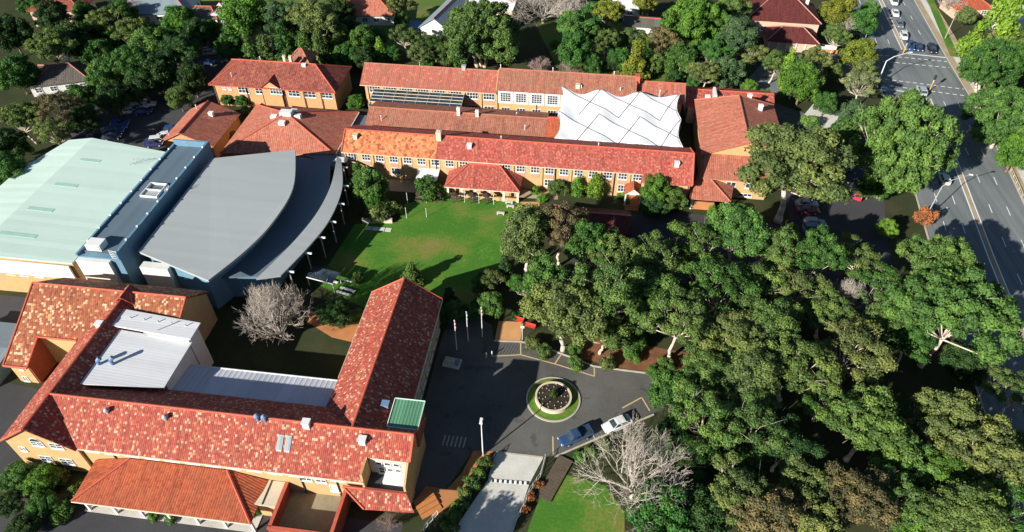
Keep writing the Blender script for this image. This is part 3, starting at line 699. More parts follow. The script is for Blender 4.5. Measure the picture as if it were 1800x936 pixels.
# terracotta verandah
mb = MB(); mb.slab([(-63.8, 37.1, 3.2), (-38.9, 37.1, 3.2), (-44.2, 43.1, 5.05), (-58.2, 43.1, 5.05)], 0.18); mb.slab([(-38.9, 37.1, 3.2), (-38.9, 43.1, 3.6), (-44.2, 43.1, 5.05)], 0.18); mb.slab([(-63.8, 43.1, 3.6), (-63.8, 37.1, 3.2), (-58.2, 43.1, 5.05)], 0.18)
vr = mb.build('verandah_roof', M['terracotta'], main)
caps(vr, [((-63.8, 37.1, 3.2), (-58.2, 43.1, 5.05)), ((-38.9, 37.1, 3.2), (-44.2, 43.1, 5.05))])
gutter(main, (-63.8, 37.05, 3.08), (-38.9, 37.05, 3.08))
for i in range(7): MB().box(-62.9 + i * 3.9, -62.6 + i * 3.9, 37.5, 37.8, 0, 3.05).build('post', M['white'], main)
sheet('verandah_floor', [(-63.5, 37.3), (-39.2, 37.3), (-39.2, 43.2), (-63.5, 43.2)], 0.12, M['concrete'], main)

shed = thing('shed', (-95.5, 60, 0), 'low slate-blue roofed shed left of the rear tiled wing', 'shed')
MB().box(-6.3, 6.3, -5.2, 5.2, 0, 2.8).build('wall', M['bluewall'], shed)
mb = MB(); mb.slab([(-6.8, -5.7, 2.9), (6.8, -5.7, 2.9), (6.8, 0, 3.7), (-6.8, 0, 3.7)], 0.12); mb.slab([(6.8, 0, 3.7), (6.8, 5.7, 2.9), (-6.8, 5.7, 2.9), (-6.8, 0, 3.7)], 0.12); mb.build('roof', M['slate'], shed)
# ---------------------------------------------------------------- sports hall with mint roof
hall = thing('sports_hall', (0, 0, 0), 'large sports hall with pale mint green metal roof beside the car park', 'building')
mb = MB(); mb.slab([(-103.2, 74.4, 9.6), (-85.1, 74.9, 9.0), (-85.1, 108.7, 9.0), (-103.2, 111.0, 9.6)], 0.3); mb.slab([(-112.5, 74.0, 8.6), (-103.2, 74.4, 9.6), (-103.2, 111.0, 9.6), (-108.4, 110.4, 9.05), (-112.5, 99, 8.6)], 0.3)
hr = mb.build('roof', M['greensheet'], hall)
MB().prism([(-112, 75), (-85.5, 75.3), (-85.5, 108.3), (-103, 110.5), (-108, 110), (-112, 99)], 0, [8.25, 8.6, 8.6, 9.1, 8.6, 8.25]).build('wall', M['cream'], hall)
MB().box(-110, -86, 74.7, 75.0, 5.2, 8.2).build('fascia', M['white'], hall)
for x, y, l in ((-99, 103.4, 4.2), (-98.8, 95.0, 4.5), (-99, 87.4, 5.0), (-98.5, 80.2, 7.0)):
    mb = MB(); mb.slab([(x - l / 2, y - 0.45, 9.0 + (-85.1 - x + l / 2) * 0.0331 + 0.04), (x + l / 2, y - 0.45, 9.0 + (-85.1 - x - l / 2) * 0.0331 + 0.04), (x + l / 2, y + 0.45, 9.0 + (-85.1 - x - l / 2) * 0.0331 + 0.04), (x - l / 2, y + 0.45, 9.0 + (-85.1 - x + l / 2) * 0.0331 + 0.04)], 0.05)
    mb.build('skylight', plain('skylight_green', (0.40, 0.62, 0.52), 0.4, 0.1, 1.0) if 'skylight_green' not in bpy.data.materials else bpy.data.materials['skylight_green'], hr)
for x in (-99, -96.4, -93.6): window(hall, x, 75.3, 5.0, 1.6, 1.2, 'S', 2, 2)
MB().path([(-90.3, 103.6, 9.2), (-89.6, 103.6, 10.4), (-88.2, 104.2, 10.2)], 0.05, 4).build('antenna', M['greymetal'], hr)
for i in range(4): MB().tube((-90.6 + i * 0.9, 103.2 + i * 0.3, 9.2), (-90.0 + i * 0.9, 104.4 + i * 0.3, 10.0), 0.04, 0.04, 4).build('antenna', M['greymetal'], hr)

# ---------------------------------------------------------------- flat-roofed service block between the halls
svc = thing('service_block', (0, 0, 0), 'long narrow blue-grey clad plant block with parapets between two halls', 'building')
MB().box(-84.6, -76.8, 76.2, 110.6, 0, 9.6).build('wall', M['bluewall'], svc)
MB().box(-84.4, -77.3, 77.2, 110.2, 9.6, 9.75).build('roof', M['bluesheet'], svc)
MB().box(-77.2, -76.75, 76.0, 110.7, 9.6, 11.2).build('parapet', M['bluewall'], svc)
MB().box(-84.75, -84.4, 76.1, 110.7, 9.6, 10.1).build('parapet', M['bluewall'], svc)
MB().box(-84.4, -77.2, 110.3, 110.7, 9.6, 11.1).build('parapet', M['bluewall'], svc)
MB().box(-84.6, -78.6, 75.4, 76.2, 0, 9.3).build('front_wall', M['whitewall'], svc)
mb = MB(); mb.box(-83.6, -80.9, 77.6, 79.6, 9.75, 11.0); mb.box(-83.4, -81.1, 77.5, 77.6, 10.0, 10.8); mb.build('air_handler', M['white'], svc)
mb = MB()
for a in ((-82.4, -79.0, 92.9, 93.05), (-82.4, -79.0, 96.9, 97.05), (-82.4, -82.25, 93.05, 96.9), (-79.15, -79.0, 93.05, 96.9), (-82.25, -79.15, 94.9, 95.05)): mb.box(*a, 9.75, 10.2)
mb.build('hatch_frame', M['white'], svc)
MB().box(-82.2, -79.2, 93.1, 94.85, 9.75, 9.9).build('hatch', M['greymetal'], svc)
mb = MB()
for s in (0, 0.5, 1.0): mb.tube((-77.9 + s * 0.1, 93.4 + s, 9.7), (-76.9 + s * 0.1, 93.4 + s, 11.9), 0.05, 0.05, 4)
mb.build('ladder', M['white'], svc)
lug = MB().box(-0.16, 0.16, -0.12, 0.12, 0, 0.22).mesh('anchor_block', M['white'])
for i in range(9): link('anchor_block', lug, svc, (-76.95, 79.5 + i * 3.6, 11.2)); link('anchor_block', lug, svc, (-84.55, 79.5 + i * 3.6, 10.1))
mb = MB()
for i in range(5): mb.tube((-78.3, 76.4 + 0.01 * i, 9.7 + i * 0.4), (-76.9, 76.2 + 0.01 * i, 9.7 + i * 0.4), 0.05, 0.05, 4)
mb.tube((-78.3, 76.4, 9.6), (-78.3, 76.4, 11.5), 0.06, 0.06, 4); mb.tube((-76.9, 76.2, 9.6), (-76.9, 76.2, 11.5), 0.06, 0.06, 4); mb.build('ladder', M['white'], svc)

# ---------------------------------------------------------------- auditorium with curved grey roof
aud = thing('auditorium', (0, 0, 0), 'auditorium with a broad grey sickle-shaped metal roof and curved lower roofs', 'building')
def smooth_arc(pts, n):
    pts = [Vector((p[0], p[1], 0)) for p in pts]; out = []
    for i in range(len(pts) - 1):
        p0, p1, p2, p3 = pts[max(i - 1, 0)], pts[i], pts[i + 1], pts[min(i + 2, len(pts) - 1)]
        for k in range(n):
            t = k / n; out.append(0.5 * ((2 * p1) + (p2 - p0) * t + (2 * p0 - 5 * p1 + 4 * p2 - p3) * t * t + (3 * p1 - p0 - 3 * p2 + p3) * t ** 3))
    out.append(pts[-1]); return [(p.x, p.y) for p in out]
arc = smooth_arc([(-60.2, 73.9), (-57.1, 81.9), (-55.4, 89.9), (-55.5, 100.4), (-59.7, 113.0)], 7)
top_pl = [(-74.9, 78.6)] + arc + [(-74.9, 107.0)]
zt = [9.6] + [9.0] * len(arc) + [9.6]
mb = MB(); mb.slab([(x, y, z) for (x, y), z in zip(top_pl, zt)], 0.45); ar = mb.build('roof', M['greysheet'], aud)
ins = [(-74.3, 79.6)] + [(x - 2.4, y) for x, y in arc[2:-2]] + [(-74.3, 106.5)]
MB().prism(ins, 0, 8.5).build('wall', M['bluewall'], aud)
arc_o = smooth_arc([(-53.2, 79.6), (-51.4, 88.0), (-50.2, 96.5), (-50.6, 105.0), (-53.4, 114.5)], 7)
mb = MB(); low = [(-67.0, 76.8)] + arc_o + [(-62, 115.5)]
mb.slab([(x, y, 5.6) for x, y in low], 0.3); mb.build('lower_roof', M['bluesheet'], aud)
MB().prism([(-66.0, 77.6)] + [(x - 1.0, y) for x, y in arc_o[1:-1]] + [(-61, 114.6)], 0, 5.25).build('lower_wall', M['bluewall'], aud)
b_in = smooth_arc([(-54.4, 78.0), (-51.7, 87.4), (-50.1, 96.8), (-50.3, 106), (-52.3, 116.0)], 7)
b_out = smooth_arc([(-50.7, 79.6), (-48.5, 87.6), (-47.2, 95.6), (-47.9, 105.5), (-51.2, 115.3)], 7)
mb = MB()
for i in range(len(b_in) - 1):
    mb.slab([(b_in[i][0], b_in[i][1], 6.1), (b_out[i][0], b_out[i][1], 5.8), (b_out[i + 1][0], b_out[i + 1][1], 5.8), (b_in[i + 1][0], b_in[i + 1][1], 6.1)], 0.3)
mb.build('canopy_band', M['greysheet'], aud)
for i in range(2, len(b_out) - 2, 4):
    x, y = b_out[i]; mb = MB(); mb.box(x - 0.1, x + 1.2, y - 0.12, y + 0.12, 5.1, 5.4); mb.build('bracket', M['white'], aud)
    MB().tube((x + 0.3, y, 0), (x + 0.3, y, 5.1), 0.12, 0.12, 6).build('column', M['greymetal'], aud)
mb = MB(); mb.slab([(-61.5, 118.2, 4.6), (-52.5, 114.2, 4.4), (-49.7, 118.8, 4.5), (-55, 121.5, 4.6)], 0.12); mb.build('link_canopy', M['bluesheet'], aud)
mb = MB(); mb.slab([(-53.2, 115.3, 5.2), (-50.2, 115.6, 5.0), (-50.4, 117.2, 5.0), (-52.6, 117.0, 5.2)], 0.1); mb.build('link_canopy', M['white'], aud)
MB().box(-74.6, -69.5, 76.9, 78.4, 0, 7.5).build('loading_dock', M['whitewall'], aud)

# ---------------------------------------------------------------- long two-storey classroom block with porch
cls = thing('classroom_block', (0, 0, 0), 'long two-storey cream brick block with red roof behind the lawn', 'building')
mb = MB(); mb.slab([(-51.6, 117.0, 6.5), (-31.2, 117.0, 6.5), (-31.2, 121.3, 9.5), (-51.6, 121.3, 9.5)], 0.2)
r1 = mb.build('roof', M['orange'], cls)
mb = MB(); mb.slab([(-31.2, 117.0, 6.5), (11.8, 117.0, 6.5), (11.8, 115.6, 5.52), (22, 115.6, 5.52), (22, 121.3, 9.5), (-31.2, 121.3, 9.5)], 0.2)
mb.slab([(22, 121.3, 9.5), (22, 127.2, 7.0), (-51.6, 127.2, 7.0), (-51.6, 121.3, 9.5)], 0.2)
r2 = mb.build('roof', M['red'], cls)
caps(r2, [((-51.6, 121.3, 9.5), (22, 121.3, 9.5)), ((22, 121.3, 9.5), (22, 127.2, 7.0)), ((22, 115.6, 5.55), (22, 121.3, 9.5)), ((-51.6, 117, 6.5), (-51.6, 121.3, 9.5))])
MB().box(-51.1, 12.0, 117.7, 126.6, 0, 6.3).build('wall', M['cream'], cls)
MB().box(12.0, 21.5, 116.2, 125.2, 0, 5.4).build('wall', M['cream'], cls)
gable(cls, 'x', 21.6, 116.2, 125.2, 0, 5.6, 9.3, 'cream', 0.3, 121.3)
for i in range(21):
    x = -49.6 + i * 3.03
    window(cls, x, 117.7, 5.15, 1.75, 1.45, 'S', 3, 2)
    if i % 2 == 0: MB().box(x - 1.62, x - 1.4, 117.5, 117.7, 0, 6.3).build('pier', M['cream'], cls)
    if 1 <= i: MB().box(x - 0.9, x + 0.9, 117.64, 117.7, 3.1, 4.3).build('spandrel', M['pinkbrick'], cls)
for x in (-46.5, -40.4, -34.5, -7.2, -4.2, -1.2, 2.0, 8.2): window(cls, x, 117.7, 2.1, 1.8, 1.6, 'S', 3, 2)
for x in (-49.0, -31.3, -17.0, -6.0, 6.3, 11.9): downpipe(cls, x, 117.5, 0, 6.3)
for x in (14.5, 18.5): window(cls, x, 116.2, 2.6, 1.7, 1.4, 'S', 2, 2)
gutter(cls, (-51.6, 116.95, 6.36), (11.8, 116.95, 6.36))
vent(r1, -49.0, 119.8, 8.5, 'box', 'render'); chimney(r2, -31.0, 120.8, 8.8, 10.8, 1.0, 1.2, 'render'); vent(r2, -24.3, 119.6, 8.3, 'box')
vent(r2, 2.5, 122.0, 9.0, 'pipe'); vent(r2, 18.6, 119.0, 7.9, 'box'); vent(r2, -18, 122.5, 8.7, 'pipe')
mb = MB(); mb.slab([(-28.6, 112.3, 3.0), (-12.8, 112.3, 3.0), (-17.6, 117.55, 5.6), (-24.2, 117.55, 5.6)], 0.18); mb.slab([(-12.8, 112.3, 3.0), (-12.8, 117.55, 3.3), (-17.6, 117.55, 5.6)], 0.18); mb.slab([(-28.6, 117.55, 3.3), (-28.6, 112.3, 3.0), (-24.2, 117.55, 5.6)], 0.18)
pr = mb.build('porch_roof', M['red'], cls); caps(pr, [((-28.6, 112.3, 3.0), (-24.2, 117.5, 5.6)), ((-12.8, 112.3, 3.0), (-17.6, 117.5, 5.6)), ((-24.2, 117.5, 5.6), (-17.6, 117.5, 5.6))])
for i in range(6): MB().box(-28.2 + i * 2.95, -27.8 + i * 2.95, 112.7, 113.1, 0, 2.9).build('porch_post', M['whitewall'], cls)
MB().box(-28.2, -13.0, 112.75, 113.05, 0, 0.9).build('porch_wall', M['cream'], cls)
MB().box(-28.0, -13.2, 114.8, 115.0, 0, 2.7).build('porch_screen', M['cream'], cls)
gutter(cls, (-28.6, 112.25, 2.9), (-12.8, 112.25, 2.9))
mb = MB(); mb.slab([(-35.2, 114.6, 2.9), (-30.6, 114.6, 2.9), (-30.6, 117.6, 3.5), (-35.2, 117.6, 3.5)], 0.08); mb.build('awning', M['whitesheet'], cls)
for x in (-34.9, -30.9): MB().box(x - 0.06, x + 0.06, 114.7, 114.82, 0, 2.85).build('awning_post', M['white'], cls)
mb = MB(); mb.slab([(8.6, 114.3, 3.1), (10.4, 114.3, 4.5), (10.4, 117.6, 4.5), (8.6, 117.6, 3.1)], 0.14); mb.slab([(10.4, 114.3, 4.5), (12.2, 114.3, 3.1), (12.2, 117.6, 3.1), (10.4, 117.6, 4.5)], 0.14)
mb.build('entry_roof', M['terracotta'], cls)
MB().poly([(8.8, 114.4, 3.05), (12.0, 114.4, 3.05), (10.4, 114.4, 4.3)]).poly([(12.0, 114.6, 3.05), (8.8, 114.6, 3.05), (10.4, 114.6, 4.3)]).build('pediment', M['white'], cls)
for x in (8.9, 11.9): MB().box(x - 0.14, x + 0.14, 114.4, 114.68, 0, 3.0).build('entry_post', M['white'], cls)
for k in range(3): MB().box(9.0, 11.8, 113.0 + k * 0.45, 117.6, 0.0 if k == 0 else 0.15 * k, 0.15 * (k + 1)).build('step', M['brickpave'], cls)

# ---------------------------------------------------------------- single-storey inner block
inn = thing('classroom_block', (0, 0, 0), 'low inner block with brown tile roof parallel to and behind the long red roof', 'building')
mb = MB(); mb.slab([(-50.6, 130.4, 4.9), (-9.2, 130.4, 4.9), (-9.2, 135, 7.1), (-50.6, 135, 7.1)], 0.18); mb.slab([(-9.2, 135, 7.1), (-9.2, 140.4, 5.5), (-50.6, 140.4, 5.5), (-50.6, 135, 7.1)], 0.18)
r = mb.build('roof', M['brown'], inn); caps(r, [((-50.6, 135, 7.1), (-9.2, 135, 7.1))], 'ridge_brown')
MB().box(-50.1, -9.3, 131.1, 138.9, 0, 4.8).build('wall', M['cream'], inn)
gable(inn, 'x', -50.05, 131.1, 138.9, 0, 4.8, 6.9, 'cream', 0.3)
roof_hip(inn, -9.2, -5.8, 130.2, 139.6, 5.2, 7.5, 0, 0, 'terracotta', 'x', 'ridge')
MB().box(-9.25, -6.2, 130.8, 139.0, 0, 5.0).build('wall', M['redbrick'], inn)
for x in (-29.5, -25.2): chimney(r, x, 134.6, 6.0, 8.6 if x < -27 else 8.2, 0.7, 0.7, 'whitewall')
for x, y in ((-47, 131.9), (-14, 132), (-16.5, 137.2)): vent(r, x, y, 5.9, 'pipe')
gutter(inn, (-50.6, 130.55, 4.78), (-9.2, 130.55, 4.78), 'darkmetal')

# ---------------------------------------------------------------- glazed canopy
can = thing('glass_canopy', (-41, 141, 0), 'long glazed canopy with pale bars between back block and low brown roof', 'canopy')
X0, X1, Y0, Y1, Z0, Z1 = -52.4, -30.2, 140.6, 145.3, 5.2, 6.0
for i in range(8):
    a, b = X0 + (X1 - X0) * i / 8 + 0.06, X0 + (X1 - X0) * (i + 1) / 8 - 0.06
    for j in range(4):
        c, d = Y0 + (Y1 - Y0) * j / 4 + 0.1, Y0 + (Y1 - Y0) * (j + 1) / 4 - 0.1
        zc, zd = Z0 + (Z1 - Z0) * (c - Y0) / (Y1 - Y0), Z0 + (Z1 - Z0) * (d - Y0) / (Y1 - Y0)
        MB().slab([rel(can, a, c, zc), rel(can, b, c, zc), rel(can, b, d, zd), rel(can, a, d, zd)], 0.04).build('pane', M['glass'], can)
for i in range(9):
    x = X0 + (X1 - X0) * i / 8; MB().tube(rel(can, x, Y0, Z0), rel(can, x, Y1, Z1), 0.06, 0.06, 4).build('rafter', M['greymetal'], can)
for j in range(5):
    y = Y0 + (Y1 - Y0) * j / 4; z = Z0 + (Z1 - Z0) * j / 4; MB().tube(rel(can, X0, y, z), rel(can, X1, y, z), 0.10, 0.10, 4).build('purlin', M['render'], can)
for x in (X0, (X0 + X1) / 2, X1): MB().box(x + 40.94, x + 41.06, -1.4, -1.28, 0, 5.2).build('post', M['greymetal'], can)

# ---------------------------------------------------------------- back classroom block, three roofs
bk = thing('classroom_block', (0, 0, 0), 'rear two-storey block with weathered brown-red roof in front of the tree belt', 'building')
ra = roof_hip(bk, -55.8, -22.3, 145.0, 155.8, 7.0, 10.0, 0, 0, 'brownred', 'x', 'ridge_brown')
rb = roof_hip(bk, -22.3, 10.5, 144.8, 154.8, 8.0, 11.0, 0, 0, 'brown', 'x', 'ridge_brown')
rc = roof_hip(bk, 10.5, 22.0, 146.0, 155.0, 6.9, 9.6, 0, 0, 'brownred', 'x', 'ridge')
MB().box(-55.2, -22.4, 145.8, 155.2, 0, 6.85).build('wall', M['cream'], bk); MB().box(-22.35, 10.3, 145.5, 154.2, 0, 7.85).build('wall', M['cream'], bk); MB().box(10.35, 21.6, 146.6, 154.5, 0, 6.75).build('wall', M['cream'], bk)
gable(bk, 'x', -54.9, 145.8, 155.2, 0, 6.85, 9.7, 'cream'); gable(bk, 'x', 10.45, 145.5, 154.2, 6.8, 7.85, 10.7, 'redbrick'); gable(bk, 'x', -22.2, 145.5, 154.2, 6.8, 7.85, 10.7, 'cream'); gable(bk, 'x', 21.65, 146.6, 154.5, 0, 6.75, 9.3, 'redbrick')
for i in range(8):
    x = -52.4 + i * 4.02; window(bk, x, 145.8, 5.6, 2.7, 1.6, 'S', 4, 2)
    MB().box(x - 2.15, x - 1.75, 145.55, 145.8, 0, 6.85).build('pier', M['cream'], bk)
    if i >= 6: window(bk, x, 145.8, 2.0, 2.4, 1.9, 'S', 3, 2); MB().box(x - 1.3, x + 1.3, 145.74, 145.8, 3.4, 4.6).build('spandrel', M['pinkbrick'], bk)
for i in range(5):
    x = -20.2 + i * 3.75
    MB().box(x - 1.8, x + 1.8, 145.35, 145.5, 4.3, 7.7).build('panel', M['whitewall'], bk); window(bk, x, 145.35, 6.0, 2.4, 2.3, 'S', 4, 4)
    window(bk, x, 145.5, 2.3, 2.0, 1.7, 'S', 3, 2)
for x in (-22.1, -12.7): downpipe(bk, x, 145.4, 0, 7.8)
for x in (-21.9, -9.4, 5.0): vent(rb, x, 149.8, 11.0, 'pipe')
vent(ra, -31.0, 150.4, 10.1, 'box', 'greymetal'); vent(rb, -3.2, 146.6, 9.1, 'box', 'render'); MB().box(9.9, 11.1, 148.9, 150.6, 9.2, 11.5).build('chimney', M['ridge'], rb)
gutter(bk, (-55.8, 144.95, 6.86), (-22.4, 144.95, 6.86), 'render')

# ---------------------------------------------------------------- white tensile shade sail
sail = thing('shade_sail', (6.8, 137, 0), 'big white tensile membrane canopy with crossing dark seams over the inner court', 'canopy')
SX0, SX1, SY0, SY1 = -6.9, 20.4, 127.2, 146.5
def sail_pt(u, v):
    """u 0..3 across, v 0..2 from front to back"""
    w = 1 - v  # rows
    x = SX0 + (SX1 - SX0) * u / 3; y = SY0 + (SY1 - SY0) * v / 2
    ex = 0.6 * math.sin(math.pi * (v % 1.0)) ; ey = 0.3 * abs(math.sin(math.pi * (u % 1.0)))
    k = (u / 3 - 0.5) * 2; x -= ex * k ** 5 * 1.3
    kv = v - 1; y -= ey * (kv ** 5) * 1.0
    ridge = math.cos(2 * math.pi * u) * (math.cos(math.pi * v) ** 2)
    z = 6.7 + 0.95 * v + 0.40 * ridge
    return (x - 6.8, y - 137, z)
mb = MB(); NU, NV = 48, 32
vs = [[sail_pt(3 * i / NU, 2 * j / NV) for i in range(NU + 1)] for j in range(NV + 1)]
mb.v = [p for row in vs for p in row]
for j in range(NV):
    for i in range(NU): a = j * (NU + 1) + i; mb.f.append((a, a + 1, a + NU + 2, a + NU + 1)); mb.m.append(0)
so = mb.build('membrane', M['membrane'], sail, True)
sm = so.modifiers.new('thickness', 'SOLIDIFY'); sm.thickness = 0.03
def seam(u0, v0, u1, v1):
    pts = []
    for t in np.linspace(0, 1, 13):
        p = sail_pt(u0 + (u1 - u0) * t, v0 + (v1 - v0) * t); pts.append((p[0], p[1], p[2] + 0.03))
    MB().path(pts, 0.11, 4).build('seam', M['seam'], sail)
for v1, v0 in ((2, 1), (1, 0)):
    for k in range(3):
        seam(k, v1, min(k + 1.5, 3), v1 - (1.0 if k < 2 else 0.67) * (v1 - v0)); seam(k + 1, v1, k + 0.5, v0 + 0.04)
MB().path([sail_pt(0, v) for v in np.linspace(0, 2, 21)], 0.07, 4).build('edge_cable', M['membrane'], sail)
MB().path([sail_pt(3, v) for v in np.linspace(0, 2, 21)], 0.07, 4).build('edge_cable', M['membrane'], sail)
for u in (0, 1, 2, 3):
    for v in (0, 1, 2):
        p = sail_pt(u, v); MB().tube((p[0], p[1], 0), (p[0], p[1], p[2] - 0.03), 0.12, 0.10, 6).build('mast', M['white'], sail)
for u in (0.5, 1.5, 2.5):
    p = sail_pt(u, 2); MB().tube((p[0], p[1] + 0.3, 0), (p[0], p[1] + 0.3, p[2] + 1.6), 0.13, 0.11, 6).build('mast', M['white'], sail)

# ---------------------------------------------------------------- north-west classroom building
nw = thing('classroom_block', (0, 0, 0), 'hip-roofed two-storey block with small front gable, bordering the shaded car park', 'building')
r = roof_hip(nw, -93.4, -61.2, 142.2, 155.6, 6.0, 9.6, 6.6, 6.6, 'reddark', 'x', 'ridge')
MB().box(-92.8, -61.8, 142.9, 155.0, 0, 5.9).build('wall', M['buff'], nw)
mb = MB(); mb.slab([(-80.3, 142.1, 5.9), (-77.5, 142.0, 8.0), (-77.5, 146.2, 8.0), (-80.3, 142.6, 5.9)], 0.14); mb.slab([(-77.5, 142.0, 8.0), (-74.7, 142.1, 5.9), (-74.7, 142.6, 5.9), (-77.5, 146.2, 8.0)], 0.14)
mb.build('front_gable_roof', M['reddark'], r)
gable(nw, 'y', 142.35, -79.9, -75.1, 0, 5.8, 7.7, 'buff', 0.5)
for px, py, w, h in ((428, 158, 2.6, 1.7), (459, 160, 2.8, 1.5), (517, 164, 2.8, 1.6), (545, 166, 2.8, 1.6), (575, 168, 2.6, 1.4), (404, 155, 0.8, 0.9), (394, 154, 0.8, 0.9)):
    x, y, z = on_y(px, py, 142.9); window(nw, x, y, z, w, h, 'S', 3, 2)
x, y, z = on_y(485, 160, 142.35); window(nw, x, y, z, 2.9, 1.6, 'S', 4, 2)
for x in (-92.6, -84.2, -80.2, -74.6, -69.6, -65.2): downpipe(nw, x, 142.7, 0, 5.9)
gutter(nw, (-93.4, 142.15, 5.86), (-61.2, 142.15, 5.86), 'ridge')
for x in (-75.8, -74.2): chimney(r, x, 149.6, 9.2, 11.0, 0.6, 0.8, 'render')
vent(r, -82, 149.3, 9.6, 'pipe'); vent(r, -70.5, 148.4, 9.0, 'box'); vent(r, -88, 144.5, 7.3, 'pipe')
roof_hip(nw, -76.5, -70.5, 151.5, 157.5, 8.2, 10.6, 2.5, 2.5, 'brown', 'x', 'ridge_brown', 0.15, 'stair_roof'); MB().box(-76.1, -70.9, 152, 157, 0, 8.1).build('stair_wall', M['redbrick'], nw)

# ---------------------------------------------------------------- square hall with pyramid roof
pyr = thing('assembly_hall', (0, 0, 0), 'square hall with pyramid terracotta roof and white vent cluster at its peak', 'building')
ap, A, B, C, D = (-66.6, 126.2, 9.4), (-78.6, 115.6, 4.8), (-54.0, 118.6, 4.8), (-53.8, 136.2, 4.8), (-79.0, 136.4, 4.8)
mb = MB()
for p, q in ((A, B), (B, C), (C, D), (D, A)): mb.slab([p, q, ap], 0.18)
r = mb.build('roof', M['pink'], pyr); caps(r, [(A, ap), (B, ap), (C, ap), (D, ap)])
MB().prism([(-78, 116.4), (-54.6, 119.2), (-54.4, 135.6), (-78.4, 135.8)], 0, 4.7).build('wall', M['buff'], pyr)
MB().box(-67.9, -65.3, 125.4, 127.0, 8.9, 9.9).build('ridge_vent', M['white'], r)
for x, y, z in ((-69.6, 126.0, 8.4), (-64.2, 126.4, 8.7), (-66.8, 123.6, 8.5), (-65.6, 128.0, 8.9)): MB().box(x - 0.7, x + 0.7, y - 0.5, y + 0.5, z - 0.5, z + 0.35).build('roof_vent', M['white'], r)
MB().tube((-53.7, 118.8, 4.7), (-53.7, 136.2, 4.7), 0.14, 0.14, 5).build('gutter', M['white'], pyr)
MB().box(-53.6, -50.9, 126, 136, 0, 3.8).build('link_wall', M['buff'], pyr); MB().box(-53.7, -50.7, 126.0, 136.2, 3.8, 4.0).build('link_roof', M['bluesheet'], pyr)

sml = thing('workshop', (0, 0, 0), 'small gabled tile-roofed block beside the shaded car park', 'building')
mb = MB(); mb.slab([(-94.6, 119.2, 4.0), (-89.2, 119.2, 6.7), (-89.2, 133.6, 6.7), (-94.6, 133.6, 4.0)], 0.18); mb.slab([(-89.2, 119.2, 6.7), (-82.0, 119.2, 3.8), (-82.0, 133.6, 3.8), (-89.2, 133.6, 6.7)], 0.18)
r = mb.build('roof', M['pink'], sml); caps(r, [((-89.2, 119.2, 6.7), (-89.2, 133.6, 6.7))])
MB().box(-94.0, -82.6, 119.8, 133.0, 0, 3.7).build('wall', M['buff'], sml); gable(sml, 'y', 119.6, -94, -82.6, 0, 3.9, 6.4, 'buff', 0.3, -89.2); gable(sml, 'y', 132.9, -94, -82.6, 0, 3.9, 6.4, 'buff', 0.3, -89.2)
vent(r, -86.5, 129, 5.7, 'box'); vent(r, -91, 131, 5.9, 'pipe'); vent(r, -93.2, 121.2, 4.9, 'pipe')

# ---------------------------------------------------------------- east end block, porch and low red-roofed annex
eb = thing('hall_block', (0, 0, 0), 'east block with tall pink-red tile roof rising beside the white sail', 'building')
r = roof_hip(eb, 24.4, 42.6, 125.8, 149.0, 6.4, 10.1, 0.0, 3.4, 'pink', 'y', 'ridge_brown')
MB().box(25.0, 42.0, 126.4, 148.4, 0, 6.2).build('wall', M['cream'], eb); gable(eb, 'y', 126.3, 25, 42, 0, 6.2, 9.8, 'cream')
mb = MB(); mb.slab([(23.6, 119.4, 4.9), (38.5, 119.4, 4.9), (38.5, 126.2, 6.6), (25.2, 126.2, 6.6)], 0.18); lr = mb.build('lower_roof', M['pink'], eb)
MB().box(24.4, 38.0, 120.2, 126.4, 0, 4.7).build('wall', M['cream'], eb)
for px, py in ((1285, 324), (1319, 327)): x, y, z = on_y(px, py, 120.2); window(eb, x, y, z, 1.9, 1.1, 'S', 2, 1)
x, y, z = on_y(1310, 343, 120.2); window(eb, x, y, z, 2.6, 0.7, 'S', 3, 1)
mb = MB(); mb.slab([(21.8, 114.6, 3.0), (30.0, 114.6, 3.0), (26.0, 119.8, 4.7), (24.0, 119.8, 4.7)], 0.16); mb.slab([(30.0, 114.6, 3.0), (31.2, 120.2, 3.0), (26.0, 119.8, 4.7)], 0.16); mb.slab([(22.2, 120.2, 3.0), (21.8, 114.6, 3.0), (24.0, 119.8, 4.7)], 0.16)
pr = mb.build('porch_roof', M['pink'], eb); caps(pr, [((30.0, 114.6, 3.0), (26.0, 119.8, 4.7))], 'ridge_brown')
MB().box(22.4, 27.0, 115.2, 115.5, 0, 1.9).build('porch_wall', M['brickpave'], eb)
for x in (22.5, 29.3): MB().box(x - 0.2, x + 0.2, 115.1, 115.5, 0, 2.9).build('porch_post', M['white'], eb)
for x, y, z in ((36.2, 147.0, 9.0), (38.3, 143.2, 8.6)): vent(r, x, y, z, 'box')
ax = thing('annex', (0, 0, 0), 'low annex with bright red tile roof and white roof hatches behind the east block', 'building')
r = roof_hip(ax, 22.9, 43.4, 148.6, 159.0, 4.6, 6.6, 0, 0, 'red', 'x', 'ridge')
MB().box(23.4, 42.9, 149.2, 158.5, 0, 4.5).build('wall', M['render'], ax); gable(ax, 'x', 43.0, 149.2, 158.5, 0, 4.5, 6.3, 'redbrick')
for x in (27.8, 31.0, 36.2): MB().box(x - 0.6, x + 0.6, 151.4, 152.5, 5.4, 6.15).build('roof_hatch', M['white'], r)
MB().box(29.0, 29.6, 150.0, 154.0, 5.0, 7.4).build('flue', M['whitewall'], r)
window(ax, 40.0, 149.2, 3.2, 1.6, 0.8, 'S', 2, 1)
pav = thing('pavilion', (0, 0, 0), 'dark maroon hip-roofed shelter half hidden behind the gum trees', 'shelter')
r = roof_hip(pav, -5.4, 9.8, 101.8, 109.2, 2.9, 4.6, 4.6, 0, 'maroon', 'x', 'ridge_maroon')
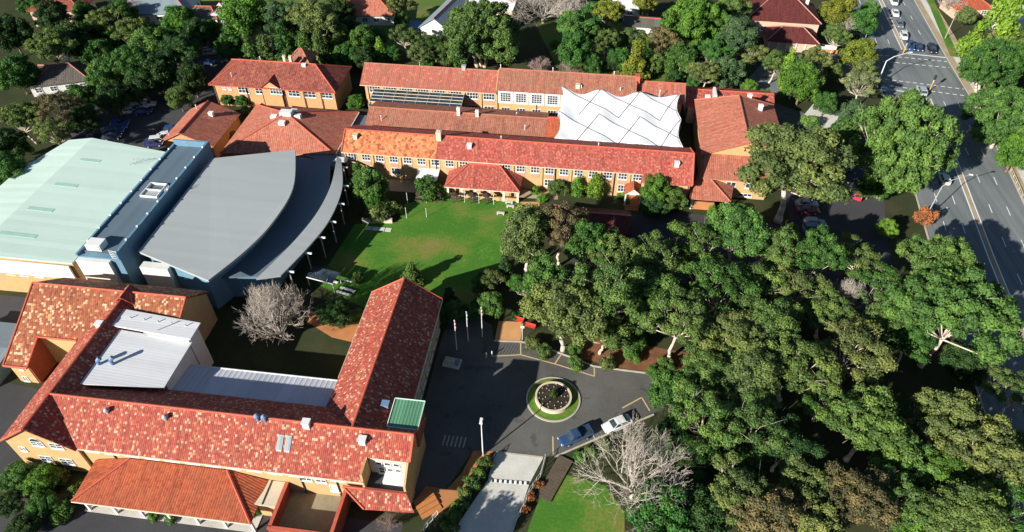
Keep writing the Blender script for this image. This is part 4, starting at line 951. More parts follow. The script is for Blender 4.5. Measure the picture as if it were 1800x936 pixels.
MB().box(-2.5, 9.4, 102.6, 108.5, 0, 2.8).build('wall', M['redbrick'], pav)
for y in (103, 105.5, 108): MB().box(-4.8, -4.6, y, y + 0.2, 0, 2.8).build('post', M['timber'], pav)

# ---------------------------------------------------------------- houses of the neighbourhood
def house(name, px, py, w, d, rz, wall, roof, label, h=3.2, rh=2.4, hip=None, capm='ridge', gab=False, chim=None):
    p = at(px, py, h); t = thing(name, (p.x, p.y, 0), label, 'house', None, R(rz))
    hp = 0 if gab else (hip if hip is not None else d / 2)
    r = roof_hip(t, -w / 2, w / 2, -d / 2, d / 2, h, h + rh, hp, hp, roof, 'x', capm)
    MB().box(-w / 2 + 0.5, w / 2 - 0.5, -d / 2 + 0.5, d / 2 - 0.5, 0, h - 0.1).build('wall', M[wall], t)
    if gab:
        for s in (-1, 1): gable(t, 'x', s * (w / 2 - 0.4) + (0.3 if s < 0 else 0), -d / 2 + 0.5, d / 2 - 0.5, 0, h - 0.1, h + rh - 0.3, wall)
    n = max(2, int(w / 3.5))
    for i in range(n): window(t, -w / 2 + 0.5 + (w - 1) * (i + 0.5) / n, -d / 2 + 0.5, h * 0.55, 1.5, 1.2, 'S', 2, 2)
    for i in range(max(1, int(d / 4))): window(t, w / 2 - 0.5, -d / 2 + 0.5 + (d - 1) * (i + 0.5) / max(1, int(d / 4)), h * 0.55, 1.4, 1.2, 'E', 2, 2)
    if chim: chimney(r, chim[0], chim[1], h + rh * 0.4, h + rh + 1.0, 0.8, 0.8, 'whitewall')
    return t
house('house', 112, 128, 15, 12.5, 22, 'whitewall', 'greytile', 'grey-brown hip-roofed house with white eaves above the dark car park', 3.0, 2.4, 5.4, 'ridge_brown', chim=(1.5, 2.0))
house('house', 108, 8, 16, 10, 8, 'peach', 'reddark', 'peach house with red roof at the upper edge behind the olive trees', 5.0, 2.4)
house('house', 278, 10, 22, 13, 10, 'whitewall', 'slate', 'wide slate-blue metal roofed house at the top edge', 3.4, 2.4, 5)
house('house', 362, 22, 10, 9, 5, 'whitewall', 'greytile', 'white house with grey roof beside the bright green tree', 5.2, 1.8, 3)
house('house', 402, 16, 9, 9, 5, 'whitewall', 'whitesheet', 'flat white house between grey roofs at the top edge', 6.0, 0.6, 3)
house('house', 645, 14, 18, 12, 8, 'whitewall', 'pink', 'terracotta-roofed white house above the tree belt', 3.2, 2.8, 5)
house('house', 790, 26, 22, 10, 78, 'whitewall', 'slate', 'white house with long blue-grey metal gable roof', 4.2, 3.2, gab=True)
house('house', 868, 4, 14, 8, -8, 'render', 'whitesheet', 'tall cream house behind the large olive dome tree', 6.5, 1.2, gab=True)
house('house', 1003, 2, 13, 10, 5, 'render', 'greytile', 'brown-grey roofed house behind the pale bare trees', 3.4, 2.6, 4, 'ridge_brown')
house('house', 1128, 38, 11, 8, -4, 'whitewall', 'olive_sheet', 'white cottage with dark olive metal roof in the trees', 3.2, 1.2, gab=True)
house('house', 1108, 6, 12, 8, 0, 'whitewall', 'whitesheet', 'white metal-roofed house at the top behind the yellow tree', 3.4, 1.6, 3)
big = house('house', 1372, 20, 21, 15, -2, 'peach', 'maroon', 'large dark maroon roofed house on the side street', 5.4, 4.0, 7, 'ridge_maroon', chim=(7.2, 2.0))
r = roof_hip(big, -5, 9.4, -15.5, -6.2, 3.0, 5.6, 4.4, 4.4, 'maroon', 'x', 'ridge_maroon', 0.18, 'front_roof')
MB().box(-4.4, 8.8, -14.9, -7.3, 0, 2.9).build('front_wall', M['peach'], big)
for i in range(6): MB().box(-4.2 + i * 2.5, -3.95 + i * 2.5, -15.2, -14.95, 0, 2.95).build('verandah_post', M['white'], big)
house('house', 1700, 6, 12, 9, 10, 'peach', 'terracotta', 'orange-tiled house among shrubs east of the road', 3.0, 2.2, 4)
house('house', 1795, 22, 13, 10, 12, 'whitewall', 'whitesheet', 'white modern house at the upper right corner', 5.5, 0.8, 3)
fence_w = thing('wall', tuple(at(1405, 86, 0)), 'low white and orange garden wall before the maroon house', 'wall')
MB().box(-9, 10, -0.2, 0.2, 0, 1.5).build('rendered_wall', M['whitewall'], fence_w); MB().box(-9, 10, -1.9, -1.5, 0, 0.9).build('brick_wall', M['orangewood'], fence_w)
for i in range(6): MB().box(-9 + i * 3.7, -8.5 + i * 3.7, -0.26, 0.26, 0, 1.75).build('pier', M['whitewall'], fence_w)
tarp = thing('pool_cover', tuple(at(728, 48, 0.4)), 'blue tarpaulin-covered frame in a back garden', 'cover')
mb = MB(); mb.prism([(-5, -2.5), (5, -2.5), (5, 2.5), (-5, 2.5)], 0, 0.9)
mb.build('cover', plain('tarpaulin_blue', (0.06, 0.13, 0.34), 0.5, 0.3, 0.6), tarp)

# ================================================================== TREES
def leaf_mesh(name, C, Nn, S, T, rng):
    n = len(C)
    t = rng.normal(size=(n, 3)); t -= Nn * (t * Nn).sum(1, keepdims=True); t /= np.linalg.norm(t, axis=1, keepdims=True) + 1e-9
    b = np.cross(Nn, t); s = S[:, None]
    V = np.empty((n, 4, 3)); V[:, 0] = C - t * s; V[:, 1] = C + b * s * 0.62 + Nn * s * 0.12; V[:, 2] = C + t * s; V[:, 3] = C - b * s * 0.62 + Nn * s * 0.12
    me = bpy.data.meshes.new(name)
    me.vertices.add(4 * n); me.vertices.foreach_set('co', V.reshape(-1).astype(np.float32))
    me.loops.add(4 * n); me.loops.foreach_set('vertex_index', np.arange(4 * n, dtype=np.int32))
    me.polygons.add(n); me.polygons.foreach_set('loop_start', np.arange(0, 4 * n, 4, dtype=np.int32)); me.polygons.foreach_set('loop_total', np.full(n, 4, dtype=np.int32))
    a = me.attributes.new('tint', 'FLOAT', 'POINT'); a.data.foreach_set('value', np.repeat(T, 4).astype(np.float32))
    me.materials.append(M['leaf']); me.update(); me.validate()
    return me
def puff_leaves(rng, centres, radii, dens, leaf, flat=0.75, up=0.25):
    Cs, Ns, Ss, Ts = [], [], [], []
    for c, r in zip(centres, radii):
        n = int(dens * r * r); d = rng.normal(size=(n, 3)); d[:, 2] += up; d /= np.linalg.norm(d, axis=1, keepdims=True)
        lob = 1 + 0.22 * np.sin(d[:, 0] * 5 + c[0]) * np.sin(d[:, 1] * 5 + c[1] * 2) + 0.12 * rng.normal(size=n)
        rad = r * lob * (1 - 0.35 * rng.random(n) ** 2.2)
        p = c + d * rad[:, None] * np.array([1, 1, flat])
        nn = d / np.array([1, 1, flat]) + 0.55 * rng.normal(size=(n, 3)); nn /= np.linalg.norm(nn, axis=1, keepdims=True)
        Cs.append(p); Ns.append(nn); Ss.append(leaf * (0.65 + 0.7 * rng.random(n))); tb = rng.random()
        Ts.append(np.clip(0.5 + 0.42 * (tb - 0.5) * 2 + 0.16 * rng.normal(size=n), 0, 1))
    return np.concatenate(Cs), np.concatenate(Ns), np.concatenate(Ss), np.concatenate(Ts)
def spaced(rng, gen, n, dmin, tries=6000):
    out = []
    for _ in range(tries):
        p = gen()
        if p is None: continue
        if all((p - q) @ (p - q) > dmin * dmin for q in out): out.append(p)
        if len(out) >= n: break
    return out
def limbs(rng, base_h, targets, r0, mat, lean=(0, 0), stems=1):
    mb = MB()
    tops = []
    for s in range(stems):
        off = np.array([rng.normal() * 0.5 * (stems > 1), rng.normal() * 0.5 * (stems > 1), 0]); r = r0 / math.sqrt(stems)
        p = off.copy(); pts = [tuple(p)]; rr = [r * 1.35]
        for k in range(1, 5):
            p = off + np.array([lean[0] * k / 4 + rng.normal() * 0.16 * base_h / 6 + off[0] * 1.6 * k / 4, lean[1] * k / 4 + rng.normal() * 0.16 * base_h / 6 + off[1] * 1.6 * k / 4, base_h * k / 4]); pts.append(tuple(p)); rr.append(r * (1 - 0.09 * k))
        mb.path(pts, rr, 8); tops.append((p, rr[-1]))
    for i, t in enumerate(targets):
        p, r = tops[i % len(tops)]; t = np.array(t); m = p * 0.45 + t * 0.55 + rng.normal(size=3) * 0.4; m[2] -= 0.12 * np.linalg.norm(t - p)
        a = p * 0.8 + m * 0.2
        mb.path([tuple(p), tuple(a), tuple(m), tuple(t)], [r * 0.62, r * 0.5, r * 0.34, r * 0.12], 6)
        for _ in range(2):
            q = t + rng.normal(size=3) * np.array([1.2, 1.2, 0.7]); mb.path([tuple(m * 0.4 + t * 0.6), tuple(q)], [r * 0.16, r * 0.05], 4)
    return mb.mesh('trunk', M[mat], True)
PROTO = {}
def proto(name, kind, seed):
    rng = np.random.default_rng(seed)
    def shell(R_, hz, zc, lo=-0.35, rmin=0.62):
        def g():
            d = rng.normal(size=3); d /= np.linalg.norm(d)
            if d[2] < lo: return None
            f = rmin + (1 - rmin) * rng.random() ** 0.6
            w = 1 + (0.30 if kind in ('gum', 'opengum') else 0.2) * math.sin((2 + seed % 3) * math.atan2(d[1], d[0]) + seed) + 0.14 * math.sin(5 * math.atan2(d[1], d[0]) + 2 * seed)
            return np.array([d[0] * R_ * f * w, d[1] * R_ * f * w, zc + d[2] * hz * f])
        return g
    if kind == 'gum':
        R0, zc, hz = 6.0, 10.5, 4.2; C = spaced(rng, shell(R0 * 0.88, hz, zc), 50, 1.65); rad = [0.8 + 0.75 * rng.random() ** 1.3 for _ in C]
        A = puff_leaves(rng, C, rad, 300, 0.20, 0.66); tm = limbs(rng, 5.2, C[:18], 0.42, 'bark_pale', (rng.normal() * 0.8, rng.normal() * 0.8))
    elif kind == 'opengum':
        R0, zc, hz = 6.0, 11.0, 4.4; C = spaced(rng, shell(R0 * 0.9, hz, zc, -0.3, 0.7), 30, 1.9); rad = [0.85 + 0.7 * rng.random() for _ in C]
        A = puff_leaves(rng, C, rad, 280, 0.19, 0.62); tm = limbs(rng, 6.0, C[:22], 0.40, 'bark_pale', (rng.normal(), rng.normal()))
    elif kind == 'dome':
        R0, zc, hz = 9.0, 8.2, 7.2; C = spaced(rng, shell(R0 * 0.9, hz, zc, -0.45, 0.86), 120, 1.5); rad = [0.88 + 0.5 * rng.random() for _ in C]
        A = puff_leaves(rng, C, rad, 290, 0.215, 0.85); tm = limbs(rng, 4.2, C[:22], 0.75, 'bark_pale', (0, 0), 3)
    elif kind == 'umbrella':
        R0, zc, hz = 9.0, 11.0, 2.2
        def g():
            a, r = rng.random() * 6.283, math.sqrt(rng.random()) * 8.3 * (1 + 0)
            r *= 1 + 0.16 * math.sin(3 * a + seed); return np.array([r * math.cos(a), r * math.sin(a), zc + hz * (0.6 - 1.1 * (r / 9) ** 2) + rng.normal() * 0.5])
        C = spaced(rng, g, 70, 1.5); rad = [0.85 + 0.6 * rng.random() for _ in C]
        A = puff_leaves(rng, C, rad, 290, 0.205, 0.58); tm = limbs(rng, 5.5, C[:24], 0.5, 'bark_pale', (0.5, -0.6), 2)
    elif kind == 'broad':
        R0, zc, hz = 5.0, 6.2, 4.6; C = spaced(rng, shell(R0 * 0.86, hz, zc, -0.6, 0.7), 52, 1.2); rad = [0.8 + 0.6 * rng.random() for _ in C]
        A = puff_leaves(rng, C, rad, 250, 0.20, 0.85); tm = limbs(rng, 2.6, C[:12], 0.32, 'bark_dark')
    elif kind == 'cone':
        R0, zc, hz = 3.0, 4.6, 4.4
        def g():
            h = rng.random() ** 1.4; a = rng.random() * 6.283; r = 2.7 * (1 - h) ** 0.8 * (0.6 + 0.4 * rng.random()); return np.array([r * math.cos(a), r * math.sin(a), 0.9 + h * 8.0])
        C = spaced(rng, g, 48, 0.75); rad = [0.5 + 0.4 * rng.random() for _ in C]
        A = puff_leaves(rng, C, rad, 330, 0.18, 0.9); tm = limbs(rng, 4.0, C[:6], 0.18, 'bark_dark')
    elif kind == 'column':
        R0, zc, hz = 1.4, 3.0, 3.0
        def g():
            h = rng.random(); a = rng.random() * 6.283; r = 0.95 * (1 - h ** 3) * rng.random() ** 0.4; return np.array([r * math.cos(a), r * math.sin(a), 0.6 + h * 4.9])
        C = spaced(rng, g, 30, 0.5); rad = [0.4 + 0.25 * rng.random() for _ in C]
        A = puff_leaves(rng, C, rad, 560, 0.12, 1.1); tm = limbs(rng, 2.0, C[:4], 0.1, 'bark_dark')
    else:  # shrub
        R0, zc, hz = 2.0, 1.25, 1.1; C = spaced(rng, shell(R0 * 0.8, hz, zc, -0.5, 0.4), 22, 0.55); rad = [0.45 + 0.3 * rng.random() for _ in C]
        A = puff_leaves(rng, C, rad, 520, 0.14, 0.9); tm = limbs(rng, 0.5, C[:6], 0.09, 'bark_dark')
    if kind in ('gum', 'dome', 'broad', 'umbrella'):   # inner foliage, coloured darker to paint in shade inside the crown
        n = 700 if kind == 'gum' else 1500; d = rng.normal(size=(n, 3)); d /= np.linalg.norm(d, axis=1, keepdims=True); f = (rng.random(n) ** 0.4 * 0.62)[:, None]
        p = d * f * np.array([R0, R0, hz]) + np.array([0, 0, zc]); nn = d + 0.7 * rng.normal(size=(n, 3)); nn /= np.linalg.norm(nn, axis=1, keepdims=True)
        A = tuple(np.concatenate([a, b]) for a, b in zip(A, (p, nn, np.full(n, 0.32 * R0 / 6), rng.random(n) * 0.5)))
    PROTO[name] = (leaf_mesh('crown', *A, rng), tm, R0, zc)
for nm, kd, sd in (('gum1', 'gum', 3), ('gum2', 'gum', 8), ('gum3', 'gum', 15), ('gum4', 'gum', 22), ('og1', 'opengum', 31), ('og2', 'opengum', 37), ('dome1', 'dome', 41), ('dome2', 'dome', 44), ('umb1', 'umbrella', 51), ('umb2', 'umbrella', 55), ('gum5', 'gum', 27), ('gum6', 'gum', 34), ('og3', 'opengum', 39),
                   ('br1', 'broad', 61), ('br2', 'broad', 66), ('br3', 'broad', 71), ('cone1', 'cone', 81), ('cone2', 'cone', 84), ('col1', 'column', 91), ('sh1', 'shrub', 95), ('sh2', 'shrub', 99)):
    proto(nm, kd, sd)
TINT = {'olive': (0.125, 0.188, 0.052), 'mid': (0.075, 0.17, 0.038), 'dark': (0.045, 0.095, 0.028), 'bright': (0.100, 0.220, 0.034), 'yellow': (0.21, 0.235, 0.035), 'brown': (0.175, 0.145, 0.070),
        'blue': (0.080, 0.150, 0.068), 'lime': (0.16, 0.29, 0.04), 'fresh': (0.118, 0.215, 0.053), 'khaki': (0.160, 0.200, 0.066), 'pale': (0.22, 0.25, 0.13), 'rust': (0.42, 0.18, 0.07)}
_rt_rng = random.Random(5)
def tree(pr, px, py, rpx, tint, label, zs=1.0, cat='tree', group=None, name=None, base=None):
    cm, tm, R0, zc = PROTO[pr]
    s = 1.0
    for _ in range(4):
        p = at(px, py, zc * s * zs); s = rpx / px_m(p) / R0
    p = at(px, py, zc * s * zs)
    nm = name or {'g': 'gum_tree', 'o': 'gum_tree', 'd': 'fig_tree', 'u': 'umbrella_tree', 'b': 'broadleaf_tree', 'c': 'conifer', 's': 'shrub'}[pr[0]]
    t = thing(nm, (p.x, p.y, 0), label, cat, group, _rt_rng.random() * 6.283)
    t.scale = (s * _rt_rng.uniform(0.94, 1.06), s * _rt_rng.uniform(0.94, 1.06), s * zs)
    c = link('crown' if cat == 'tree' else 'foliage', cm, t); tc = TINT[tint]; j = _rt_rng.uniform(0.88, 1.12)
    c.color = (tc[0] * j, tc[1] * j, tc[2] * j, 1)
    link('trunk' if cat == 'tree' else 'stem', tm, t)
    return t

# ---- the gum wood on the right (photo pixels: crown centre, crown radius)
G = 'gum trees of the wood beside the drive'
for row in (
 ('gum5', 925, 412, 50, 'khaki', 'olive-khaki gum whose pale limb reaches over the lawn edge'),
 ('og1', 985, 400, 44, 'brown', 'brownish gum growing directly in front of the maroon shelter'),
 ('gum2', 1035, 430, 44, 'mid', 'green gum close in front of the maroon shelter'),
 ('gum3', 1092, 455, 50, 'olive', 'olive gum below the right end of the maroon shelter'),
 ('og2', 1150, 462, 48, 'olive', 'loose olive gum with orange-brown limbs near the forecourt'),
 ('og2', 1225, 428, 50, 'fresh', 'dense rounded green gum south of the east porch'),
 ('gum5', 1300, 408, 50, 'fresh', 'dense rounded gum just right of the bright forecourt gum'),
 ('gum2', 1372, 440, 46, 'olive', 'gum with pale forked trunk below the parked blue cars'),
 ('gum6', 1440, 445, 46, 'mid', 'mid green gum bordering the visitor car park lane'),
 ('og3', 1508, 455, 44, 'olive', 'olive gum at the shaded end of the visitor car park'),
 ('umb1', 1655, 456, 66, 'fresh', 'spreading light green tree whose edge overhangs the road shadow'),
 ('umb2', 1684, 532, 106, 'fresh', 'largest umbrella-shaped tree with thick forked pale trunk near the road'),
 ('gum6', 962, 498, 46, 'fresh', 'green gum at the left edge of the wood above the flagpoles'),
 ('og1', 925, 505, 26, 'bright', 'slim bright green tree on the left rim of the wood'),
 ('gum5', 995, 548, 66, 'khaki', 'khaki gum with white trunk standing behind the parking bays'),
 ('og2', 1075, 512, 58, 'olive', 'open olive gum in the upper middle of the wood'),
 ('gum2', 1138, 515, 58, 'fresh', 'leafy gum left of the tall white leaning trunk'),
 ('og1', 1192, 560, 54, 'olive', 'gum with tall white leaning trunk above the mulch bed'),
 ('og1', 1258, 508, 58, 'mid', 'full green gum in the centre of the wood below the forecourt'),
 ('gum3', 1318, 500, 52, 'olive', 'olive gum right of the central full green gum'),
 ('gum5', 1290, 590, 58, 'khaki', 'khaki gum right of the mulch bed'),
 ('gum2', 1350, 570, 58, 'olive', 'olive gum left of the dark gap in the wood'),
 ('og2', 1398, 510, 48, 'khaki', 'khaki gum left of the bare white branches'),
 ('og1', 1545, 505, 44, 'mid', 'green gum right of the bare white branches'),
 ('og2', 1500, 622, 66, 'khaki', 'sunlit khaki gum left of the big umbrella tree'),
 ('gum3', 1398, 640, 60, 'olive', 'olive gum left of the sunlit khaki gum'),
 ('gum5', 1325, 665, 60, 'khaki', 'khaki gum in the middle of the wood east of the drive'),
 ('gum2', 1255, 660, 52, 'olive', 'olive gum where the kerb disappears under the wood'),
 ('br1', 1185, 690, 42, 'mid', 'dark leafy tree closing the end of the drive'),
 ('og3', 1235, 735, 56, 'fresh', 'fresh green gum right of the large bare tree'),
 ('og2', 1315, 745, 56, 'olive', 'gum with exposed pale fork right of the fresh green gum'),
 ('br2', 1185, 765, 36, 'dark', 'dark leafy tree behind the large bare tree'),
 ('gum6', 1528, 742, 66, 'fresh', 'elongated green gum rising from the dark gap'),
 ('gum1', 1590, 800, 48, 'fresh', 'green gum on the lower end of the dark gap'),
 ('og3', 1605, 730, 34, 'mid', 'small slender gum behind the elongated green gum'),
 ('gum2', 1668, 735, 52, 'khaki', 'khaki gum below the big umbrella tree'),
 ('og2', 1745, 665, 30, 'khaki', 'small khaki gum beside the pale street pole'),
 ('og1', 1790, 690, 36, 'olive', 'olive gum cut by the right edge below the road'),
 ('gum6', 1735, 790, 62, 'khaki', 'broad khaki gum on the lower right slope'),
 ('gum1', 1660, 825, 44, 'bright', 'bright green gum among khaki ones on the lower right'),
 ('gum2', 1790, 800, 42, 'fresh', 'green gum at the right edge above the corner'),
 ('br3', 1300, 815, 46, 'mid', 'green tree beneath the exposed pale fork'),
 ('og2', 1298, 868, 58, 'khaki', 'khaki gum to the right of the front lawn trees'),
 ('gum1', 1355, 905, 60, 'brown', 'brownish gum at the bottom edge of the wood'),
 ('gum6', 1425, 862, 58, 'khaki', 'rounded khaki gum on the lower edge of the dark gap'),
 ('gum2', 1508, 880, 58, 'brown', 'round brown-tinged gum below the dark gap'),
 ('og3', 1575, 872, 52, 'olive', 'olive gum right of the round brown-tinged gum'),
 ('br2', 1610, 925, 46, 'bright', 'bright green tree on the bottom edge'),
 ('gum5', 1690, 900, 60, 'olive', 'olive gum near the bottom right'),
 ('og1', 1780, 885, 50, 'mid', 'dark open gum in the bottom right corner'),
 ('br3', 1160, 905, 56, 'mid', 'leafy tree beside the front lawn at the bottom'),
 ('br1', 1235, 905, 52, 'dark', 'dark leafy tree at the bottom between lawn and wood'),
 ('gum6', 1440, 935, 50, 'khaki', 'khaki gum cut by the bottom edge'),
 ('br1', 1745, 945, 40, 'bright', 'bright green treetop peeping in at the bottom right'),
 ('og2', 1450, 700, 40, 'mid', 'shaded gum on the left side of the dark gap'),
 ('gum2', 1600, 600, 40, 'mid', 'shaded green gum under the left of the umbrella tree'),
 ('og1', 1215, 800, 40, 'mid', 'shaded gum between the bare tree and the lower wood'),
 ('gum6', 1455, 545, 46, 'olive', 'olive gum just below the bare white branches'),
 ('gum5', 1560, 560, 46, 'olive', 'olive gum left of the big umbrella tree trunk'),
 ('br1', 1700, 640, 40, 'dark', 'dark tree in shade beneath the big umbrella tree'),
 ('og3', 1255, 580, 44, 'olive', 'olive gum behind the khaki one right of the mulch bed'),
 ('gum5', 1060, 580, 40, 'olive', 'olive gum behind the middle parking bay'),
 ('br3', 1110, 600, 26, 'mid', 'leafy tree beside the mulch bed left of the white trunk'),
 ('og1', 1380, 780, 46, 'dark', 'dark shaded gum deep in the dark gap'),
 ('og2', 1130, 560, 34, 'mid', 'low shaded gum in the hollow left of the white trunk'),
): tree(row[0], row[1], row[2], row[3], row[4], row[5], (1.7 if row[0] == 'umb1' else 1.3) if row[0][0] == 'u' else _rt_rng.uniform(0.85, 1.2), group=G)

# ---- single large trees by the road and the east buildings
tree('gum2', 1402, 290, 92, 'khaki', 'huge khaki-brown gum overhanging the east block', 0.8)
tree('dome1', 1581, 262, 84, 'fresh', 'giant round green fig casting its shadow on the road', 1.3)
tree('dome2', 1768, 210, 62, 'fresh', 'big light green fig on the far side of the road by the right edge')
tree('dome1', 1745, 118, 52, 'mid', 'rounded fig across the road beside the crossing')
tree('dome2', 1800, 95, 46, 'olive', 'brown-tinged fig at the right edge above the crossing')
tree('cone1', 1752, 45, 44, 'lime', 'bright green feathery conifer across the road', 1.15)
tree('br1', 1788, 268, 34, 'bright', 'low bright tree on the slope at the right edge')
tree('br2', 1560, 402, 17, 'lime', 'small lime green tree at the end of the car park')
tree('br3', 1532, 330, 26, 'mid', 'leafy undergrowth tree around the fig trunks', 0.8)
tree('sh1', 1625, 382, 18, 'rust', 'orange-leaved bush by the left kerb of the road', 1.4, 'shrub')
tree('br2', 1500, 205, 30, 'blue', 'blue-green tree between the round fig and the annex')
tree('br1', 1478, 232, 22, 'mid', 'green tree left of the round fig above a parked car')
tree('og1', 1515, 150, 26, 'pale', 'pale grey-green tree near the traffic signal pole')
tree('br3', 1412, 145, 36, 'bright', 'rounded bright green tree beside the annex')
tree('col1', 1384, 122, 15, 'lime', 'lime green tall tree touching the rounded one by the annex', 1.2)
tree('br1', 1452, 182, 20, 'mid', 'compact green tree next to the paved apron')
tree('gum1', 1362, 108, 24, 'olive', 'olive tree left of the lime one on the side street')
tree('gum4', 1432, 104, 26, 'khaki', 'khaki tree before the orange garden wall')
tree('br2', 1508, 98, 30, 'yellow', 'yellow-green tree at the street corner')
tree('br3', 1518, 128, 22, 'khaki', 'khaki tree below the yellow-green corner tree')
tree('br2', 1474, 22, 30, 'yellow', 'yellow-topped tree beside the maroon house')
tree('br1', 1516, 40, 24, 'mid', 'green street tree shading the kerb')
tree('br1', 1342, 172, 16, 'mid', 'green tree behind the right end of the annex')
tree('br2', 1462, 128, 18, 'olive', 'olive tree between the street corner and the rounded tree')
tree('gum5', 1470, 62, 22, 'olive', 'olive tree in front of the yellow-topped one')
tree('br3', 1530, 20, 18, 'fresh', 'green tree at the kerb near the top of the road')
tree('sh1', 1425, 215, 16, 'fresh', 'green hedge shrub below the paved apron', 1.0, 'shrub')
tree('br3', 1700, 28, 16, 'khaki', 'small khaki tree in the garden with orange soil')

# ---- top left trees
for row in (
 ('gum1', 92, 30, 34, 'dark', 'dark tree left of the peach red-roofed house'),
 ('gum2', 92, 82, 34, 'olive', 'olive tree just behind the grey-brown roofed house'),
 ('br1', 132, 72, 34, 'dark', 'dark green tree right of the olive one above the grey-brown house'),
 ('br2', 152, 28, 24, 'mid', 'mid green tree below the red-roofed peach house'),
 ('gum3', 185, 38, 30, 'olive', 'olive-topped tree in the upper left grove'),
 ('br3', 212, 24, 24, 'mid', 'green tree left of the slate-blue roof'),
 ('gum4', 238, 58, 32, 'olive', 'olive tree in front of the slate-blue roof'),
 ('br1', 205, 65, 24, 'mid', 'green tree in the middle of the upper left grove'),
 ('br2', 268, 84, 36, 'fresh', 'fresh green sunlit tree in the upper left grove'),
 ('br3', 318, 36, 28, 'bright', 'bright green tree at the right end of the slate-blue roof'),
 ('gum1', 228, 112, 36, 'mid', 'sunlit tree above the shaded car park'),
 ('br1', 275, 125, 36, 'dark', 'dark tree shading the upper car park'),
 ('br2', 186, 138, 32, 'fresh', 'fresh green tree right of the grey-brown roof'),
 ('br3', 200, 172, 28, 'dark', 'dark tree above the parked cars'),
 ('gum2', 318, 92, 34, 'dark', 'dark tree next to the shaded lane'),
 ('br1', 338, 140, 28, 'dark', 'dark low tree left of the hip-roofed block'),
 ('og1', 98, 192, 34, 'brown', 'brownish tree below the grey-brown house'),
 ('og2', 95, 235, 30, 'khaki', 'khaki tree at the corner of the mint roof'),
 ('br2', 142, 172, 24, 'mid', 'green tree in front of the grey-brown house'),
 ('br3', 314, 172, 22, 'olive', 'sunlit olive tree standing inside the car park'),
 ('br1', 150, 212, 26, 'dark', 'dark tree between the brownish tree and the cars'),
 ('br3', 172, 96, 28, 'mid', 'green tree above the grey-brown roof'),
 ('gum6', 302, 74, 28, 'mid', 'green tree in shade right of the fresh sunlit one'),
 ('br1', 250, 150, 28, 'dark', 'dark tree over the middle of the shaded car park'),
 ('br2', 165, 62, 24, 'dark', 'dark tree left of the olive-topped one'),
 ('br3', 372, 52, 18, 'mid', 'green tree below the flat white house'),
 ('br2', 345, 60, 26, 'dark', 'dark tree in front of the white house'),
): tree(row[0], *row[1:6], group='trees of the upper left grove')

for row in (
 ('br1', 20, 60, 34, 'dark', 'dark tree at the left border above the olive tree'),
 ('br2', 30, 130, 32, 'mid', 'green tree left of the grey-brown roofed house'),
 ('gum3', 40, 205, 32, 'olive', 'olive tree left of the brownish one near the mint roof'),
 ('br3', 15, 255, 34, 'dark', 'dark tree beside the far left corner of the mint roof'),
 ('gum1', 12, 300, 40, 'mid', 'tall tree whose shadow falls on the mint roof'),
 ('br1', 60, 8, 24, 'mid', 'green tree in the extreme upper left'),
): tree(row[0], *row[1:6], group='trees of the upper left grove')

